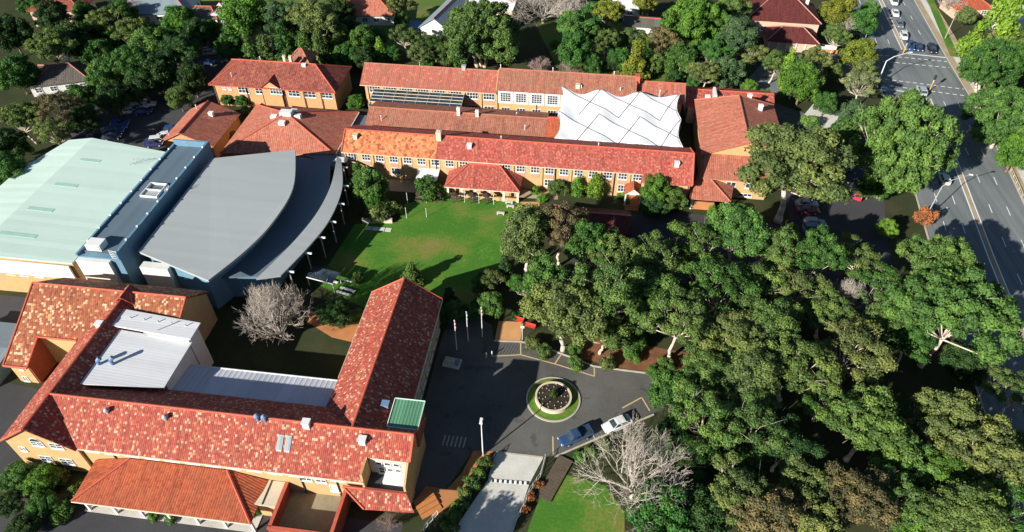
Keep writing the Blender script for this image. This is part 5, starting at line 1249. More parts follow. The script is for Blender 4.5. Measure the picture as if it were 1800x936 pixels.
# ---- tree belt behind the school
for row in (
 ('br1', 432, 32, 44, 'bright', 'big bright green tree behind the hip-roofed block'),
 ('br2', 405, 84, 26, 'mid', 'green tree behind the left corner of the hip-roofed block'),
 ('cone2', 440, 92, 22, 'fresh', 'small fresh green conifer behind the hip roof'),
 ('gum6', 494, 30, 36, 'blue', 'blue-green gum right of the big bright tree'),
 ('cone1', 466, 92, 22, 'olive', 'olive conifer behind the hip roof near the pale bare tree'),
 ('cone2', 500, 82, 26, 'mid', 'tall green conifer behind the twin chimneys'),
 ('gum1', 550, 32, 42, 'khaki', 'broad khaki gum in the tree belt'),
 ('cone1', 536, 90, 24, 'mid', 'green conifer right of the twin chimneys'),
 ('cone2', 564, 90, 24, 'olive', 'olive conifer behind the right hip of the roof'),
 ('br3', 590, 66, 28, 'olive', 'olive tree left of the terracotta-roofed house'),
 ('br1', 605, 100, 22, 'mid', 'green tree behind the right corner of the hip roof'),
 ('br2', 636, 74, 28, 'mid', 'green tree under the terracotta-roofed house'),
 ('br3', 640, 105, 20, 'dark', 'dark tree in the gap between two blocks'),
 ('col1', 668, 90, 12, 'lime', 'narrow lime tree behind the brown-red roof', 1.2),
 ('br1', 690, 95, 15, 'mid', 'small green tree right of the narrow lime one'),
 ('og3', 712, 62, 24, 'olive', 'olive tree with pale forked trunk behind the brown-red roof'),
 ('br2', 706, 36, 16, 'mid', 'green tree left of the blue tarpaulin'),
 ('og2', 735, 95, 20, 'khaki', 'khaki tree right of the forked-trunk olive'),
 ('gum4', 765, 78, 20, 'dark', 'dark tree below the blue-grey gable roof'),
 ('dome2', 845, 62, 66, 'olive', 'large olive dome tree in the centre of the belt'),
 ('br3', 785, 95, 22, 'olive', 'olive tree at the left foot of the large dome tree'),
 ('br1', 806, 108, 13, 'bright', 'small bright green tree under the large dome tree'),
 ('gum2', 1012, 48, 34, 'fresh', 'sunlit green tree right of the dark shadowed yard'),
 ('br2', 1010, 88, 32, 'mid', 'green tree in front of the sunlit one behind the brown roof'),
 ('sh2', 976, 78, 11, 'lime', 'little lime green tree in the dark shadowed yard'),
 ('gum6', 1064, 72, 26, 'olive', 'olive tree with pale limbs behind the brown roof'),
 ('br3', 1042, 112, 18, 'mid', 'green tree low behind the ridge of the brown roof'),
 ('og3', 1114, 66, 22, 'olive', 'olive tree just below the white cottage'),
 ('br1', 1090, 104, 20, 'mid', 'green tree left of the yellow tree'),
 ('cone1', 1120, 105, 26, 'yellow', 'yellow-green tree behind the sail'),
 ('gum4', 1166, 74, 30, 'brown', 'brown-grey gum right of the yellow-green tree'),
 ('br2', 1152, 112, 20, 'olive', 'olive tree below the brown-grey gum'),
 ('dome1', 1222, 48, 56, 'bright', 'large bright green tree behind the annex'),
 ('br3', 1198, 104, 30, 'mid', 'green tree under the large bright tree'),
 ('gum1', 1298, 62, 38, 'blue', 'grey-green gum left of the maroon house'),
 ('gum2', 1285, 18, 30, 'olive', 'olive gum at the top left of the maroon house'),
 ('gum3', 1238, 128, 26, 'khaki', 'khaki tree behind the red annex'),
 ('br1', 1276, 128, 28, 'blue', 'blue-green tree behind the red annex'),
 ('br2', 1186, 140, 16, 'dark', 'dark small tree beside the end of the rear block'),
 ('og2', 1322, 98, 24, 'khaki', 'khaki tree with pale stems by the side street'),
 ('gum4', 1072, 22, 26, 'yellow', 'yellowish tree at the top behind the brown roof'),
 ('br3', 1042, 26, 24, 'mid', 'green tree next to the pale bare trees'),
 ('br1', 1132, 8, 20, 'yellow', 'yellow tree above the white cottage'),
 ('br2', 1218, 148, 14, 'mid', 'small green tree behind the left end of the annex'),
 ('br3', 1318, 152, 13, 'lime', 'small yellow-green tree at the annex corner'),
 ('br1', 522, 62, 24, 'mid', 'green tree between the blue-green and khaki gums'),
 ('gum6', 576, 54, 24, 'olive', 'olive gum at the foot of the broad khaki gum'),
 ('br2', 615, 52, 20, 'dark', 'dark tree left below the terracotta-roofed house'),
 ('br3', 662, 66, 20, 'mid', 'green tree right below the terracotta-roofed house'),
 ('og3', 738, 68, 20, 'olive', 'olive tree under the blue tarpaulin'),
 ('br1', 752, 112, 15, 'mid', 'green bush-like tree behind the ridge left of the dome tree'),
 ('br2', 896, 92, 18, 'olive', 'olive tree at the right foot of the large dome tree'),
 ('gum5', 1046, 58, 24, 'mid', 'green tree between the sunlit and the pale-limbed trees'),
 ('br3', 1092, 76, 20, 'olive', 'olive tree above the green one left of the yellow tree'),
 ('br1', 1140, 88, 18, 'mid', 'green tree squeezed between the yellow and brown trees'),
 ('br2', 1180, 112, 18, 'mid', 'green tree right below the brown-grey gum'),
 ('gum2', 1256, 92, 28, 'mid', 'green gum at the right foot of the large bright tree'),
 ('br3', 1302, 122, 18, 'olive', 'olive tree between blue-green tree and side street'),
 ('br1', 1075, 112, 14, 'dark', 'dark tree low behind the rear block ridge'),
 ('br2', 1212, 122, 18, 'dark', 'dark tree behind the gap beside the rear block'),
 ('gum6', 700, 8, 24, 'khaki', 'khaki tree right of the terracotta-roofed house'),
 ('br2', 598, 18, 24, 'dark', 'dark tree left of the terracotta-roofed house'),
): tree(row[0], *row[1:6], group='trees of the belt behind the school')

# ---- garden trees and shrubs inside the school
tree('br1', 648, 325, 32, 'fresh', 'leafy garden tree beside the curved canopy')
tree('cone1', 630, 308, 20, 'mid', 'dark green garden tree left of the leafy one by the orange roof', 0.9)
tree('br2', 660, 352, 20, 'bright', 'low bright tree in front of the leafy garden tree')
tree('sh1', 668, 374, 24, 'khaki', 'khaki shrub bed behind the pale retaining wall', 0.9, 'shrub')
tree('sh2', 688, 368, 15, 'olive', 'olive shrub at the right end of the pale retaining wall', 1.1, 'shrub')
tree('sh2', 752, 332, 26, 'mid', 'wide green shrub left of the tiled porch', 0.9, 'shrub')
tree('sh1', 770, 342, 16, 'mid', 'green shrub touching the left porch post', 0.8, 'shrub')
tree('sh1', 941, 336, 9, 'lime', 'clipped lime hedge ball at the path edge', 1.3, 'shrub')
tree('sh2', 953, 349, 11, 'lime', 'lower clipped lime hedge by the path', 0.8, 'shrub')
tree('br3', 980, 330, 18, 'olive', 'olive garden tree before the long cream facade', 0.8)
tree('col1', 1016, 328, 13, 'lime', 'left lime green upright tree before the cream facade', 0.75)
tree('col1', 1047, 328, 17, 'lime', 'right lime green upright tree before the cream facade', 0.7)
tree('sh1', 1094, 342, 10, 'lime', 'trimmed lime hedge left of the small gabled entry', 0.8, 'shrub')
tree('sh2', 1101, 354, 7, 'lime', 'little lime hedge under the trimmed one', 0.9, 'shrub')
tree('br2', 1152, 336, 28, 'bright', 'bright tree right of the small gabled entry')
tree('br3', 1178, 350, 24, 'fresh', 'green tree hiding the right end of the cream facade', 0.9)
tree('br1', 1150, 362, 24, 'dark', 'dark tree in shade below the small gabled entry', 0.8)
tree('col1', 1252, 370, 8, 'lime', 'small lime column by the east porch', 0.8)
tree('sh1', 1280, 365, 12, 'mid', 'green shrub beside the east porch', 0.9, 'shrub')
tree('sh2', 1300, 372, 14, 'dark', 'dark shrub under the huge gum', 0.9, 'shrub')
tree('br1', 400, 175, 13, 'mid', 'small tree left of the pyramid roof', 0.8)
tree('br2', 425, 178, 13, 'mid', 'round small tree at the foot of the hip-roofed block', 0.8)
tree('sh1', 432, 195, 10, 'olive', 'shrub between workshop and pyramid roof', 1.0, 'shrub')
tree('sh2', 402, 240, 11, 'yellow', 'yellow-green shrub beside the pyramid roof', 1.1, 'shrub')
tree('sh1', 415, 216, 9, 'khaki', 'khaki shrub beside the pyramid roof', 1.1, 'shrub')
tree('br3', 627, 178, 18, 'bright', 'round green tree between the hip-roofed and rear blocks', 0.7)
tree('cone2', 724, 482, 22, 'fresh', 'little green tree behind the east wing gable', 0.7)
tree('br1', 800, 545, 20, 'olive', 'small tree behind the left flagpole', 0.8)
tree('br2', 830, 548, 18, 'mid', 'small tree between the flagpoles', 0.8)
tree('cone2', 772, 560, 16, 'dark', 'slim dark tree close to the east wing wall')
tree('cone1', 790, 522, 16, 'dark', 'slim dark tree behind the east wing corner')
tree('br1', 845, 500, 18, 'mid', 'shaded green tree left of the khaki young gum', 0.9)
tree('cone2', 888, 470, 18, 'dark', 'dark tree at the near right corner of the lawn')
tree('br3', 862, 535, 24, 'fresh', 'sunlit tree right of the flagpoles', 1.0)
tree('og1', 862, 490, 20, 'khaki', 'khaki young gum above the flagpoles', 0.7)
tree('sh1', 905, 555, 10, 'dark', 'dark shrub behind the entry paving', 0.9, 'shrub')
tree('br1', 590, 550, 30, 'dark', 'shaded tree right of the bare court tree', 0.8)
tree('sh2', 625, 558, 18, 'fresh', 'green shrub against the east wing', 0.9, 'shrub')
tree('sh1', 572, 478, 12, 'khaki', 'khaki shrub by the glass-roofed seats', 1.0, 'shrub')
tree('sh2', 628, 490, 12, 'olive', 'olive shrub near the timber seats', 1.0, 'shrub')
tree('br3', 28, 838, 30, 'fresh', 'leafy shrub tree under the left gable', 0.6)
tree('br2', 70, 846, 30, 'bright', 'bright shrub tree below the gable windows', 0.6)
tree('sh1', 106, 838, 18, 'khaki', 'khaki shrub against the gable wall', 1.0, 'shrub')
tree('br1', 72, 890, 26, 'mid', 'green tree at the lower left corner', 0.7)
tree('sh1', 135, 868, 20, 'olive', 'olive shrub left of the verandah corner', 0.9, 'shrub')
tree('br3', 18, 885, 28, 'dark', 'dark shrub tree below the left gable', 0.6)
tree('sh2', 108, 900, 22, 'mid', 'green shrub near the lower left corner tree', 0.9, 'shrub')
tree('br1', 40, 925, 26, 'dark', 'dark tree in the lower left corner', 0.7)
for i, (x, y) in enumerate(((852, 815), (842, 832), (830, 850), (818, 868), (808, 888), (798, 908), (790, 925))):
    tree('sh1' if i % 2 else 'sh2', x, y, 14, 'fresh' if i % 3 else 'olive', 'hedge shrub %s along the concrete ramp' % ('nearest the lamp post', 'second from the lamp post', 'third from the lamp post', 'midway down', 'below the middle', 'second last at the bottom', 'last at the bottom')[i], 1.0, 'shrub', 'hedge along the concrete ramp')
for i, (x, y, t) in enumerate(((1018, 803, 'bright'), (1040, 795, 'fresh'), (1065, 785, 'olive'))):
    tree('sh1', x, y, 13, t, ('bright low shrub beside the blue pickup', 'green low shrub behind the blue pickup', 'olive low shrub under the bare branches')[i], 0.6, 'shrub')
for i, (x, y, t) in enumerate(((1010, 612, 'mid'), (1012, 640, 'fresh'), (1068, 640, 'khaki'), (1110, 625, 'bright'), (1150, 655, 'mid'), (1170, 640, 'fresh'), (938, 605, 'khaki'), (957, 618, 'olive'))):
    tree('sh2' if i % 2 else 'sh1', x, y, 15, t, ('green shrub behind the middle parking bay', 'fresh shrub at the middle bay kerb', 'khaki shrub near the white trunk foot', 'bright shrub with strappy leaves on the mulch', 'green shrub on the mulch bed', 'fresh shrub at the right of the mulch bed', 'khaki shrub at the first parking bay', 'olive shrub overhanging the first parking bay')[i], 0.9, 'shrub')
for i, (x, y) in enumerate(((445, 885), (300, 893), (270, 890))):
    tree('sh2', x, y + 16, 12, 'bright', ('shrub at the right end of the verandah', 'shrub before the verandah posts', 'shrub left of the verandah middle')[i], 0.7, 'shrub')

for i, (x, y) in enumerate(((948, 852), (934, 874), (922, 896))):
    tree('sh1' if i % 2 else 'sh2', x, y, 9, 'rust', ('upper', 'middle', 'lower')[i] + ' rust-red shrub along the ramp fence', 0.9, 'shrub', 'rust-red shrubs along the ramp fence')
# ---- leafless trees
def bare_proto(seed, R0, mat, stems, spread, levels=6):
    """leafless crown: limbs fork again and again into fine twigs that fill a dome"""
    rnd = random.Random(seed); mb = MB()
    def grow(p, d, L, r, lev):
        d = (d + Vector((rnd.gauss(0, 0.1), rnd.gauss(0, 0.1), rnd.gauss(0.03, 0.06)))).normalized(); m = p + d * (L * 0.5)
        d = (d + Vector((rnd.gauss(0, 0.14), rnd.gauss(0, 0.14), rnd.gauss(0.04, 0.08)))).normalized(); q = m + d * (L * 0.5)
        n = 6 if lev < 2 else 4 if lev < 4 else 3
        mb.tube(p, m, r, r * 0.85, n, 0, False); mb.tube(m, q, r * 0.85, r * 0.68, n, 0, False)
        if lev >= levels: return
        k = 3 if lev in (1, 3, 4) else 2
        for i in range(k):
            j = 0.34 if i == 0 else 0.62
            dd = (d + Vector((rnd.gauss(0, j), rnd.gauss(0, j), rnd.gauss(0.05, j * 0.7)))).normalized()
            grow(q, dd, L * rnd.uniform(0.62, 0.86), max(r * (0.70 if i == 0 else 0.52), 0.015), lev + 1)
        if lev >= 2:
            dd = (d + Vector((rnd.gauss(0, 0.8), rnd.gauss(0, 0.8), rnd.gauss(0.05, 0.5)))).normalized(); grow(m, dd, L * 0.55, max(r * 0.42, 0.014), min(lev + 2, levels))
    h0 = R0 * 0.22; mb.tube((0, 0, 0), (0, 0, h0), R0 * 0.055, R0 * 0.045, 8)
    for i in range(stems):
        a = 2 * math.pi * i / stems + rnd.uniform(-0.3, 0.3); e = rnd.uniform(*spread)
        grow(Vector((0, 0, h0 * rnd.uniform(0.6, 1.0))), Vector((math.cos(a) * math.cos(e), math.sin(a) * math.cos(e), math.sin(e))), R0 * 0.34, R0 * 0.019, 1)
    return mb.mesh('trunk', M[mat])
BARE = {'spread': bare_proto(4, 8.0, 'bark_bare', 15, (0.1, 1.35)), 'round': bare_proto(9, 6.0, 'bark_bare', 18, (0.35, 1.5)), 'mauve': bare_proto(12, 5.0, 'bark_mauve', 12, (0.3, 1.45))}
for kind, px, py, z, s, label in (
    ('spread', 1112, 872, 0.5, 1.15, 'large leafless grey tree spreading over the front lawn and parked cars'),
    ('round', 497, 598, 0.5, 1.2, 'leafless silvery tree in the court beside the curved canopy'),
    ('mauve', 946, 108, 4.0, 0.85, 'rounded leafless mauve tree behind the brown roof'),
    ('mauve', 1002, 118, 3.0, 0.75, 'low leafless mauve tree right of the rounded one'),
    ('spread', 955, 18, 4.0, 1.2, 'wide pale leafless tree at the top centre'),
    ('round', 905, 22, 4.0, 1.1, 'pale leafless tree next to the tall cream house'),
    ('round', 1000, 20, 4.0, 1.1, 'grey leafless tree before the brown-grey roof'),
    ('round', 455, 68, 5.0, 0.8, 'slim pale leafless tree in the belt behind the hip roof'),
    ('mauve', 230, 14, 4.0, 1.0, 'mauve leafless tree at the top of the upper left grove'),
    ('round', 1488, 48, 3.5, 0.9, 'grey leafless tree beside the maroon house'),
    ('mauve', 682, 915, 2.0, 0.35, 'small leafless shrub in the shaded bed at the bottom'),
    ('mauve', 45, 882, 2.0, 0.4, 'small leafless shrub at the lower left'),
    ('round', 1672, 8, 3.0, 0.8, 'grey leafless tree on the far verge'),
    ('round', 1500, 500, 9.0, 0.55, 'white dead branches standing out of the wood')):
    p = at(px, py, z); t = thing('bare_tree', (p.x, p.y, 5.5 if 'dead' in label else 0), label, 'tree', None, _rt_rng.random() * 6.28); t.scale = (s, s, s)
    if 'silvery' in label: t.scale = (1.1, 1.1, 1.6)
    if 'large leafless' in label: t.scale = (1.0, 1.0, 1.45)
    o = link('trunk', BARE[kind], t)
    if 'dead' in label: t.location.z = 0; t.scale = (0.55, 0.55, 1.25)

# ---- unseen tree added just below the view to cast shade on the ramp
for pr, x, y, sc, lb in (('br1', -21.5, 27.0, 1.0, 'unseen leafy tree added south of the brick path to shade the ramp'), ):
    cm, tm, R0, zc = PROTO[pr]; t = thing('gum_tree' if pr[0] == 'g' else 'broadleaf_tree', (x, y, 0), lb, 'tree', None, x); t.scale = (sc, sc, sc)
    c = link('crown', cm, t); c.color = (*TINT['olive'], 1); link('trunk', tm, t)

# ================================================================== VEHICLES
def car_meshes(kind):
    body, glass = MB(), MB()
    def loft(secs, mb):
        n = len(mb.v); k = 8
        for x, hw, z0, z1 in secs:
            r = 0.12
            mb.v += [(x, -hw + r, z0), (x, -hw, z0 + r), (x, -hw, z1 - r), (x, -hw + r * 1.4, z1), (x, hw - r * 1.4, z1), (x, hw, z1 - r), (x, hw, z0 + r), (x, hw - r, z0)]
        for i in range(len(secs) - 1):
            for j in range(k):
                a, b = n + i * k + j, n + i * k + (j + 1) % k; mb.f.append((a, a + k, b + k, b)); mb.m.append(0)
        mb.f.append(tuple(n + j for j in range(k))); mb.m.append(0); mb.f.append(tuple(n + (len(secs) - 1) * k + j for j in reversed(range(k)))); mb.m.append(0)
    def cabin(xb0, xb1, xt0, xt1, zb, zt, hb, ht):
        B = [(xb0, -hb, zb), (xb1, -hb, zb), (xb1, hb, zb), (xb0, hb, zb)]; T = [(xt0, -ht, zt), (xt1, -ht, zt), (xt1, ht, zt), (xt0, ht, zt)]
        for i in range(4): j = (i + 1) % 4; glass.poly([B[i], B[j], T[j], T[i]])
        for i in range(4): body.tube(B[i], T[i], 0.06, 0.05, 4)
        mx, hm = (xb0 + xb1 + xt0 + xt1) / 4, (hb + ht) / 2
        for s in (-1, 1): body.tube((mx, s * hb, zb), (mx, s * ht, zt), 0.05, 0.05, 4)
        body.slab([(xt0 - 0.08, -ht - 0.04, zt + 0.05), (xt1 + 0.08, -ht - 0.04, zt + 0.05), (xt1 + 0.08, ht + 0.04, zt + 0.05), (xt0 - 0.08, ht + 0.04, zt + 0.05)], 0.07)
        body.slab([(xt0 + 0.12, -ht + 0.15, zt + 0.085), (xt1 - 0.12, -ht + 0.15, zt + 0.085), (xt1 - 0.12, ht - 0.15, zt + 0.085), (xt0 + 0.12, ht - 0.15, zt + 0.085)], 0.05)
    if kind == 'sedan':
        L = 4.7; loft([(-2.35, .68, .42, .82), (-2.2, .82, .28, .98), (-1.4, .9, .22, 1.0), (0, .91, .22, .98), (1.0, .9, .22, .96), (1.95, .84, .24, .82), (2.3, .68, .36, .68)], body); cabin(-1.75, 1.05, -1.05, .3, .97, 1.43, .80, .62)
    elif kind == 'hatch':
        L = 4.2; loft([(-2.1, .72, .40, .98), (-1.95, .84, .26, 1.05), (0, .89, .22, 1.0), (.95, .88, .22, .98), (1.8, .82, .26, .84), (2.1, .66, .38, .7)], body); cabin(-1.95, 1.05, -1.6, .25, 1.0, 1.5, .78, .62)
    elif kind == 'suv':
        L = 4.7; loft([(-2.35, .76, .46, 1.1), (-2.2, .88, .32, 1.15), (0, .93, .28, 1.1), (1.05, .92, .28, 1.06), (2.0, .86, .32, .98), (2.35, .7, .46, .82)], body); cabin(-2.2, 1.15, -1.95, .35, 1.1, 1.72, .83, .68)
    elif kind == 'pickup':
        L = 5.3; loft([(-2.65, .82, .5, 1.02), (-0.55, .9, .32, 1.02), (0.2, .92, .32, 1.06), (1.3, .9, .32, 1.02), (2.3, .86, .36, .95), (2.65, .7, .48, .82)], body); cabin(-0.65, 1.3, -.45, .55, 1.05, 1.66, .80, .66)
        body.box(-2.6, -0.7, -.88, -.80, 1.02, 1.22); body.box(-2.6, -0.7, .80, .88, 1.02, 1.22); body.box(-2.66, -2.58, -.88, .88, 1.02, 1.22); glass.box(-2.5, -0.75, -.78, .78, 1.02, 1.06)
    else:  # van
        L = 5.2; loft([(-2.6, .88, .4, 1.25), (-2.5, .95, .3, 1.3), (1.2, .95, .3, 1.25), (2.2, .88, .34, 1.1), (2.55, .74, .46, .9)], body); cabin(-2.5, 1.75, -2.4, .95, 1.25, 2.1, .9, .8)
        body.box(-2.42, -0.2, -.93, .93, 1.3, 2.1)
    bm_ = body.mesh('body', M['paint']); gm = glass.mesh('window_glass', M['glass'])
    wm = MB(); wm.tube((0, -0.11, 0), (0, 0.11, 0), 0.33, 0.33, 14); wmesh = wm.mesh('wheel', M['tyre'])
    rm = MB(); rm.tube((0, -0.115, 0), (0, 0.115, 0), 0.2, 0.2, 10); rmesh = rm.mesh('rim', M['greymetal'])
    hm = MB(); hm.box(-0.06, 0.06, -0.17, 0.17, -0.08, 0.08); hmesh = hm.mesh('headlight', M['lamp']); tmesh = MB().box(-0.05, 0.05, -0.15, 0.15, -0.09, 0.09).mesh('tail_light', M['taillight'])
    return bm_, gm, wmesh, rmesh, hmesh, tmesh, L
CARS = {k: car_meshes(k) for k in ('sedan', 'hatch', 'suv', 'pickup', 'van')}
def car(kind, x, y, ang, color, label, group=None, cat='car', dz=0.02):
    b, g, w, r, h, tl, L = CARS[kind]
    t = thing({'van': 'van', 'pickup': 'pickup_truck'}.get(kind, 'car'), (x, y, dz), label, cat, group, R(ang))
    o = link('body', b, t); o.color = (*color, 1); link('window_glass', g, t)
    wb = L * 0.29
    for sx in (-1, 1):
        for sy in (-1, 1):
            q = link('wheel', w, t, (sx * wb, sy * 0.80, 0.33)); link('rim', r, q)
    zz = 0.68 if kind in ('sedan', 'hatch') else 0.8
    for s in (-1, 1): link('headlight', h, t, (L / 2 - 0.09, s * 0.6, zz)); link('tail_light', tl, t, (-L / 2 + 0.06, s * 0.6, zz + 0.1))
    return t
W_, K_, S_, B_, G_ = (0.75, 0.75, 0.74), (0.02, 0.02, 0.025), (0.42, 0.44, 0.46), (0.03, 0.07, 0.2), (0.10, 0.11, 0.12)
def carp(kind, px, py, ang, colr, label, group=None, cat='car'):
    p = at(px, py, 0.7); return car(kind, p.x, p.y, ang, colr, label, group, cat)
Q = 'cars queueing at the lights'
carp('van', 1571, 3, 265, W_, 'white van at the back of the queue', Q, 'van')
carp('sedan', 1574, 23, 265, W_, 'white sedan third in the left queue lane', Q)
carp('sedan', 1581, 42, 265, (0.15, 0.17, 0.2), 'dark silver sedan between two white cars in the queue', Q)
carp('hatch', 1589, 63, 265, W_, 'white hatchback right behind the front blue car', Q)
carp('suv', 1600, 82, 265, B_, 'dark blue car stopped first at the line beside the median', Q)
carp('sedan', 1615, 83, 265, (0.02, 0.04, 0.09), 'navy car in the middle of the front row at the stop line', Q)
carp('suv', 1638, 87, 265, K_, 'black car at the kerb side of the stop line', Q)
carp('suv', 1620, 160, 85, S_, 'silver car waiting by the yellow pole behind the fig', Q)
carp('sedan', 1556, 161, 85, (0.12, 0.2, 0.28), 'grey-blue car half hidden by the fig at the crossing', Q)
carp('hatch', 1660, 314, 85, (0.72, 0.68, 0.6), 'cream hatchback driving under the curved street light')
carp('hatch', 1537, 140, 70, W_, 'white hatchback on the side street under trees')
H_ = 'cars in the visitor car park'
carp('sedan', 1477, 248, 350, (0.30, 0.36, 0.46), 'silver-blue sedan left of the giant fig', H_)
carp('suv', 1432, 402, 5, (0.16, 0.24, 0.36), 'blue car with pale bonnet beneath the huge gum', H_)
carp('hatch', 1432, 391, 5, (0.40, 0.48, 0.58), 'pale blue car behind the blue one beneath the huge gum', H_)
carp('sedan', 1418, 357, 5, (0.45, 0.47, 0.5), 'silver sedan peeping out under the huge gum', H_)
carp('sedan', 1420, 369, 5, (0.22, 0.03, 0.03), 'dark red sedan in deep shade under the huge gum', H_)
carp('hatch', 1480, 292, 350, (0.05, 0.08, 0.2), 'dark blue car in shade left of the fig', H_)
carp('hatch', 1512, 342, 60, (0.6, 0.04, 0.05), 'red car behind the pale fig trunks', H_)
S2 = 'cars in the shaded staff car park'
for px, py, c, k, lb in ((257, 183, W_, 'sedan', 'white sedan at the far end of the left row'), (243, 188, W_, 'suv', 'white car second from the far end'), (232, 194, W_, 'hatch', 'white hatchback third from the far end'), (250, 196, B_, 'sedan', 'blue sedan right of the white ones'),
        (211, 216, B_, 'hatch', 'blue hatchback heading the near row'), (206, 224, (0.04, 0.1, 0.3), 'sedan', 'brighter blue sedan second in the near row'), (200, 232, B_, 'suv', 'blue car third in the near row'), (197, 240, (0.05, 0.06, 0.12), 'hatch', 'navy hatchback beside the mint roof'),
        (304, 227, B_, 'hatch', 'blue hatchback tight against the workshop'), (293, 238, W_, 'sedan', 'white sedan beside the workshop'), (281, 247, W_, 'suv', 'white car nearest the mint roof'), (270, 252, (0.05, 0.05, 0.16), 'hatch', 'dark car at the mint roof edge'),
        (370, 92, S_, 'hatch', 'silver car on the shaded lane'), (362, 110, B_, 'sedan', 'blue sedan on the shaded lane')):
    carp(k, px, py, 20, c, lb, S2)
car('pickup', 2.1, 57.2, 211, (0.035, 0.075, 0.17), 'dark blue pickup parked at the drive edge', None, 'pickup')
car('sedan', 8.2, 60.2, 211, W_, 'white sedan parked under the leafless tree')

# ================================================================== STREET FURNITURE AND SMALL THINGS
def post_thing(name, base, label, cat, group=None): return thing(name, (base.x, base.y, 0), label, cat, group)
b = at(849, 800); t = post_thing('lamp_post', b, 'tall white lamp post at the top of the concrete ramp', 'lamp post')
MB().tube((0, 0, 0), (0, 0, 8.3), 0.11, 0.07, 8).build('pole', M['white'], t); MB().tube((0, 0, 0), (0, 0, 0.25), 0.25, 0.2, 8).build('base', M['greymetal'], t)
mb = MB(); mb.box(-0.22, 0.22, -0.35, 0.6, 8.3, 8.5); mb.box(-0.15, 0.15, -0.28, 0.5, 8.5, 8.62); mb.build('lamp_head', M['white'], t)
for i, (px, py, lb, cl) in enumerate(((803, 603, 'left flagpole with furled red and white flag', 'redpaint'), (823, 588, 'middle flagpole with furled blue and white flag', 'bluebits'), (848, 580, 'right flagpole with furled red flag', 'redpaint'))):
    b = at(px, py + 12); t = post_thing('flagpole', b, lb, 'flagpole', 'flagpoles by the main entry')
    MB().tube((0, 0, 0), (0, 0, 7.2), 0.09, 0.05, 8).build('pole', M['white'], t); MB().tube((0, 0, 7.2), (0, 0, 7.35), 0.1, 0.03, 8).build('finial', M['white'], t)
    mb = MB()
    for k in range(5): mb.tube((0.07 + 0.03 * math.sin(k * 2), 0.02, 6.9 - k * 0.38), (0.08 + 0.03 * math.cos(k * 2), 0.03, 6.55 - k * 0.38), 0.12, 0.09, 6, k % 2)
    mb.build('flag', [M[cl], M['white']], t)
b = at(795, 640); t = thing('memorial', (b.x, b.y, 0), 'pale low memorial block in the shade left of the drive', 'memorial', None, R(-8))
MB().box(-1.4, 1.4, -0.9, 0.9, 0, 0.5).build('plinth', M['concrete'], t); MB().box(-1.1, 0.6, -0.5, 0.5, 0.5, 1.0).build('block', M['kerb'], t); MB().box(0.8, 1.2, -0.6, 0.6, 0.5, 1.0).build('panel', M['bluebits'], t)
# lawn posts
for i, (px, py, h, lb) in enumerate(((717, 359, 2.8, 'far left post'), (750, 357, 2.4, 'second far post beside a picnic table'), (715, 384, 2.6, 'near left post'), (750, 382, 2.2, 'near second post'), (817, 356, 2.6, 'third far post before the porch'), (842, 358, 2.6, 'fourth far post before the porch'), (868, 360, 2.4, 'last far post before the porch'))):
    b = at(px, py); t = post_thing('lawn_post', b, 'slim white %s on the lawn' % lb, 'post', 'white posts on the lawn')
    MB().tube((0, 0, 0), (0, 0, h), 0.06, 0.05, 6).build('shaft', M['white'], t); MB().tube((0, 0, h), (0, 0, h + 0.12), 0.09, 0.04, 6).build('cap', M['white'], t)
for i, (px, py) in enumerate(((739, 352), (772, 353), (801, 353), (831, 354), (856, 355))):
    b = at(px, py); t = thing('picnic_table', (b.x, b.y, 0.01), '%s dark picnic table in the row before the porch' % ('first', 'second', 'third', 'fourth', 'fifth')[i], 'table', 'picnic tables on the lawn', R(10 * i))
    mb = MB()
    for k in range(5): mb.box(-0.95, 0.95, -0.4 + k * 0.165, -0.26 + k * 0.165, 0.72, 0.77)
    mb.build('table_top', M['timber'], t)
    for s in (-1, 1):
        MB().box(-0.95, 0.95, s * 0.75 - 0.14, s * 0.75 + 0.14, 0.42, 0.47).build('bench', M['timber'], t)
        mb = MB(); mb.tube((s * 0.6, -0.8, 0), (s * 0.6, 0.25, 0.74), 0.05, 0.05, 4); mb.tube((s * 0.6, 0.8, 0), (s * 0.6, -0.25, 0.74), 0.05, 0.05, 4); mb.build('leg', M['darkmetal'], t)
    mb = MB(); mb.tube((0, 0, 0.77), (0, 0, 2.0), 0.04, 0.04, 6); mb.build('umbrella_pole', M['greymetal'], t); mb = MB(); mb.tube((0, 0, 1.75), (0, 0, 2.3), 0.95, 0.05, 10); mb.build('umbrella', M['soil'], t)
for i, (px, py) in enumerate(((895, 358), (880, 377), (897, 365))):
    b = at(px, py); t = thing('bench', (b.x, b.y, 0.01), ('pale slab seat at the top right of the lawn', 'small white marker block on the lawn edge', 'second pale slab seat at the lawn edge')[i], 'seat')
    MB().box(-0.8, 0.8, -0.3, 0.3, 0.36, 0.46).build('seat', M['concrete'], t)
    for s in (-1, 1): MB().box(s * 0.6 - 0.1, s * 0.6 + 0.1, -0.25, 0.25, 0, 0.36).build('support', M['concrete'], t)
# retaining wall and pavers
a, c = at(638, 392), at(690, 392); t = thing('retaining_wall', (a.x, a.y, 0), 'pale low retaining wall below the khaki shrubs', 'wall')
L = (c - a).length; t.rotation_euler = (0, 0, math.atan2(c.y - a.y, c.x - a.x))
MB().box(0, L, -0.2, 0.2, 0, 0.9).build('wall_body', M['render'], t); MB().box(-0.05, L + 0.05, -0.27, 0.27, 0.9, 1.02).build('coping', M['kerb'], t)
pv = thing('paving_strip', (a.x + 1, a.y - 1.6, 0.015), 'row of pale paving slabs in front of the retaining wall', 'paving')
for i in range(4): MB().box(i * 1.35, i * 1.35 + 1.2, -0.5, 0.6, 0, 0.06).build('paver', M['concrete'], pv)
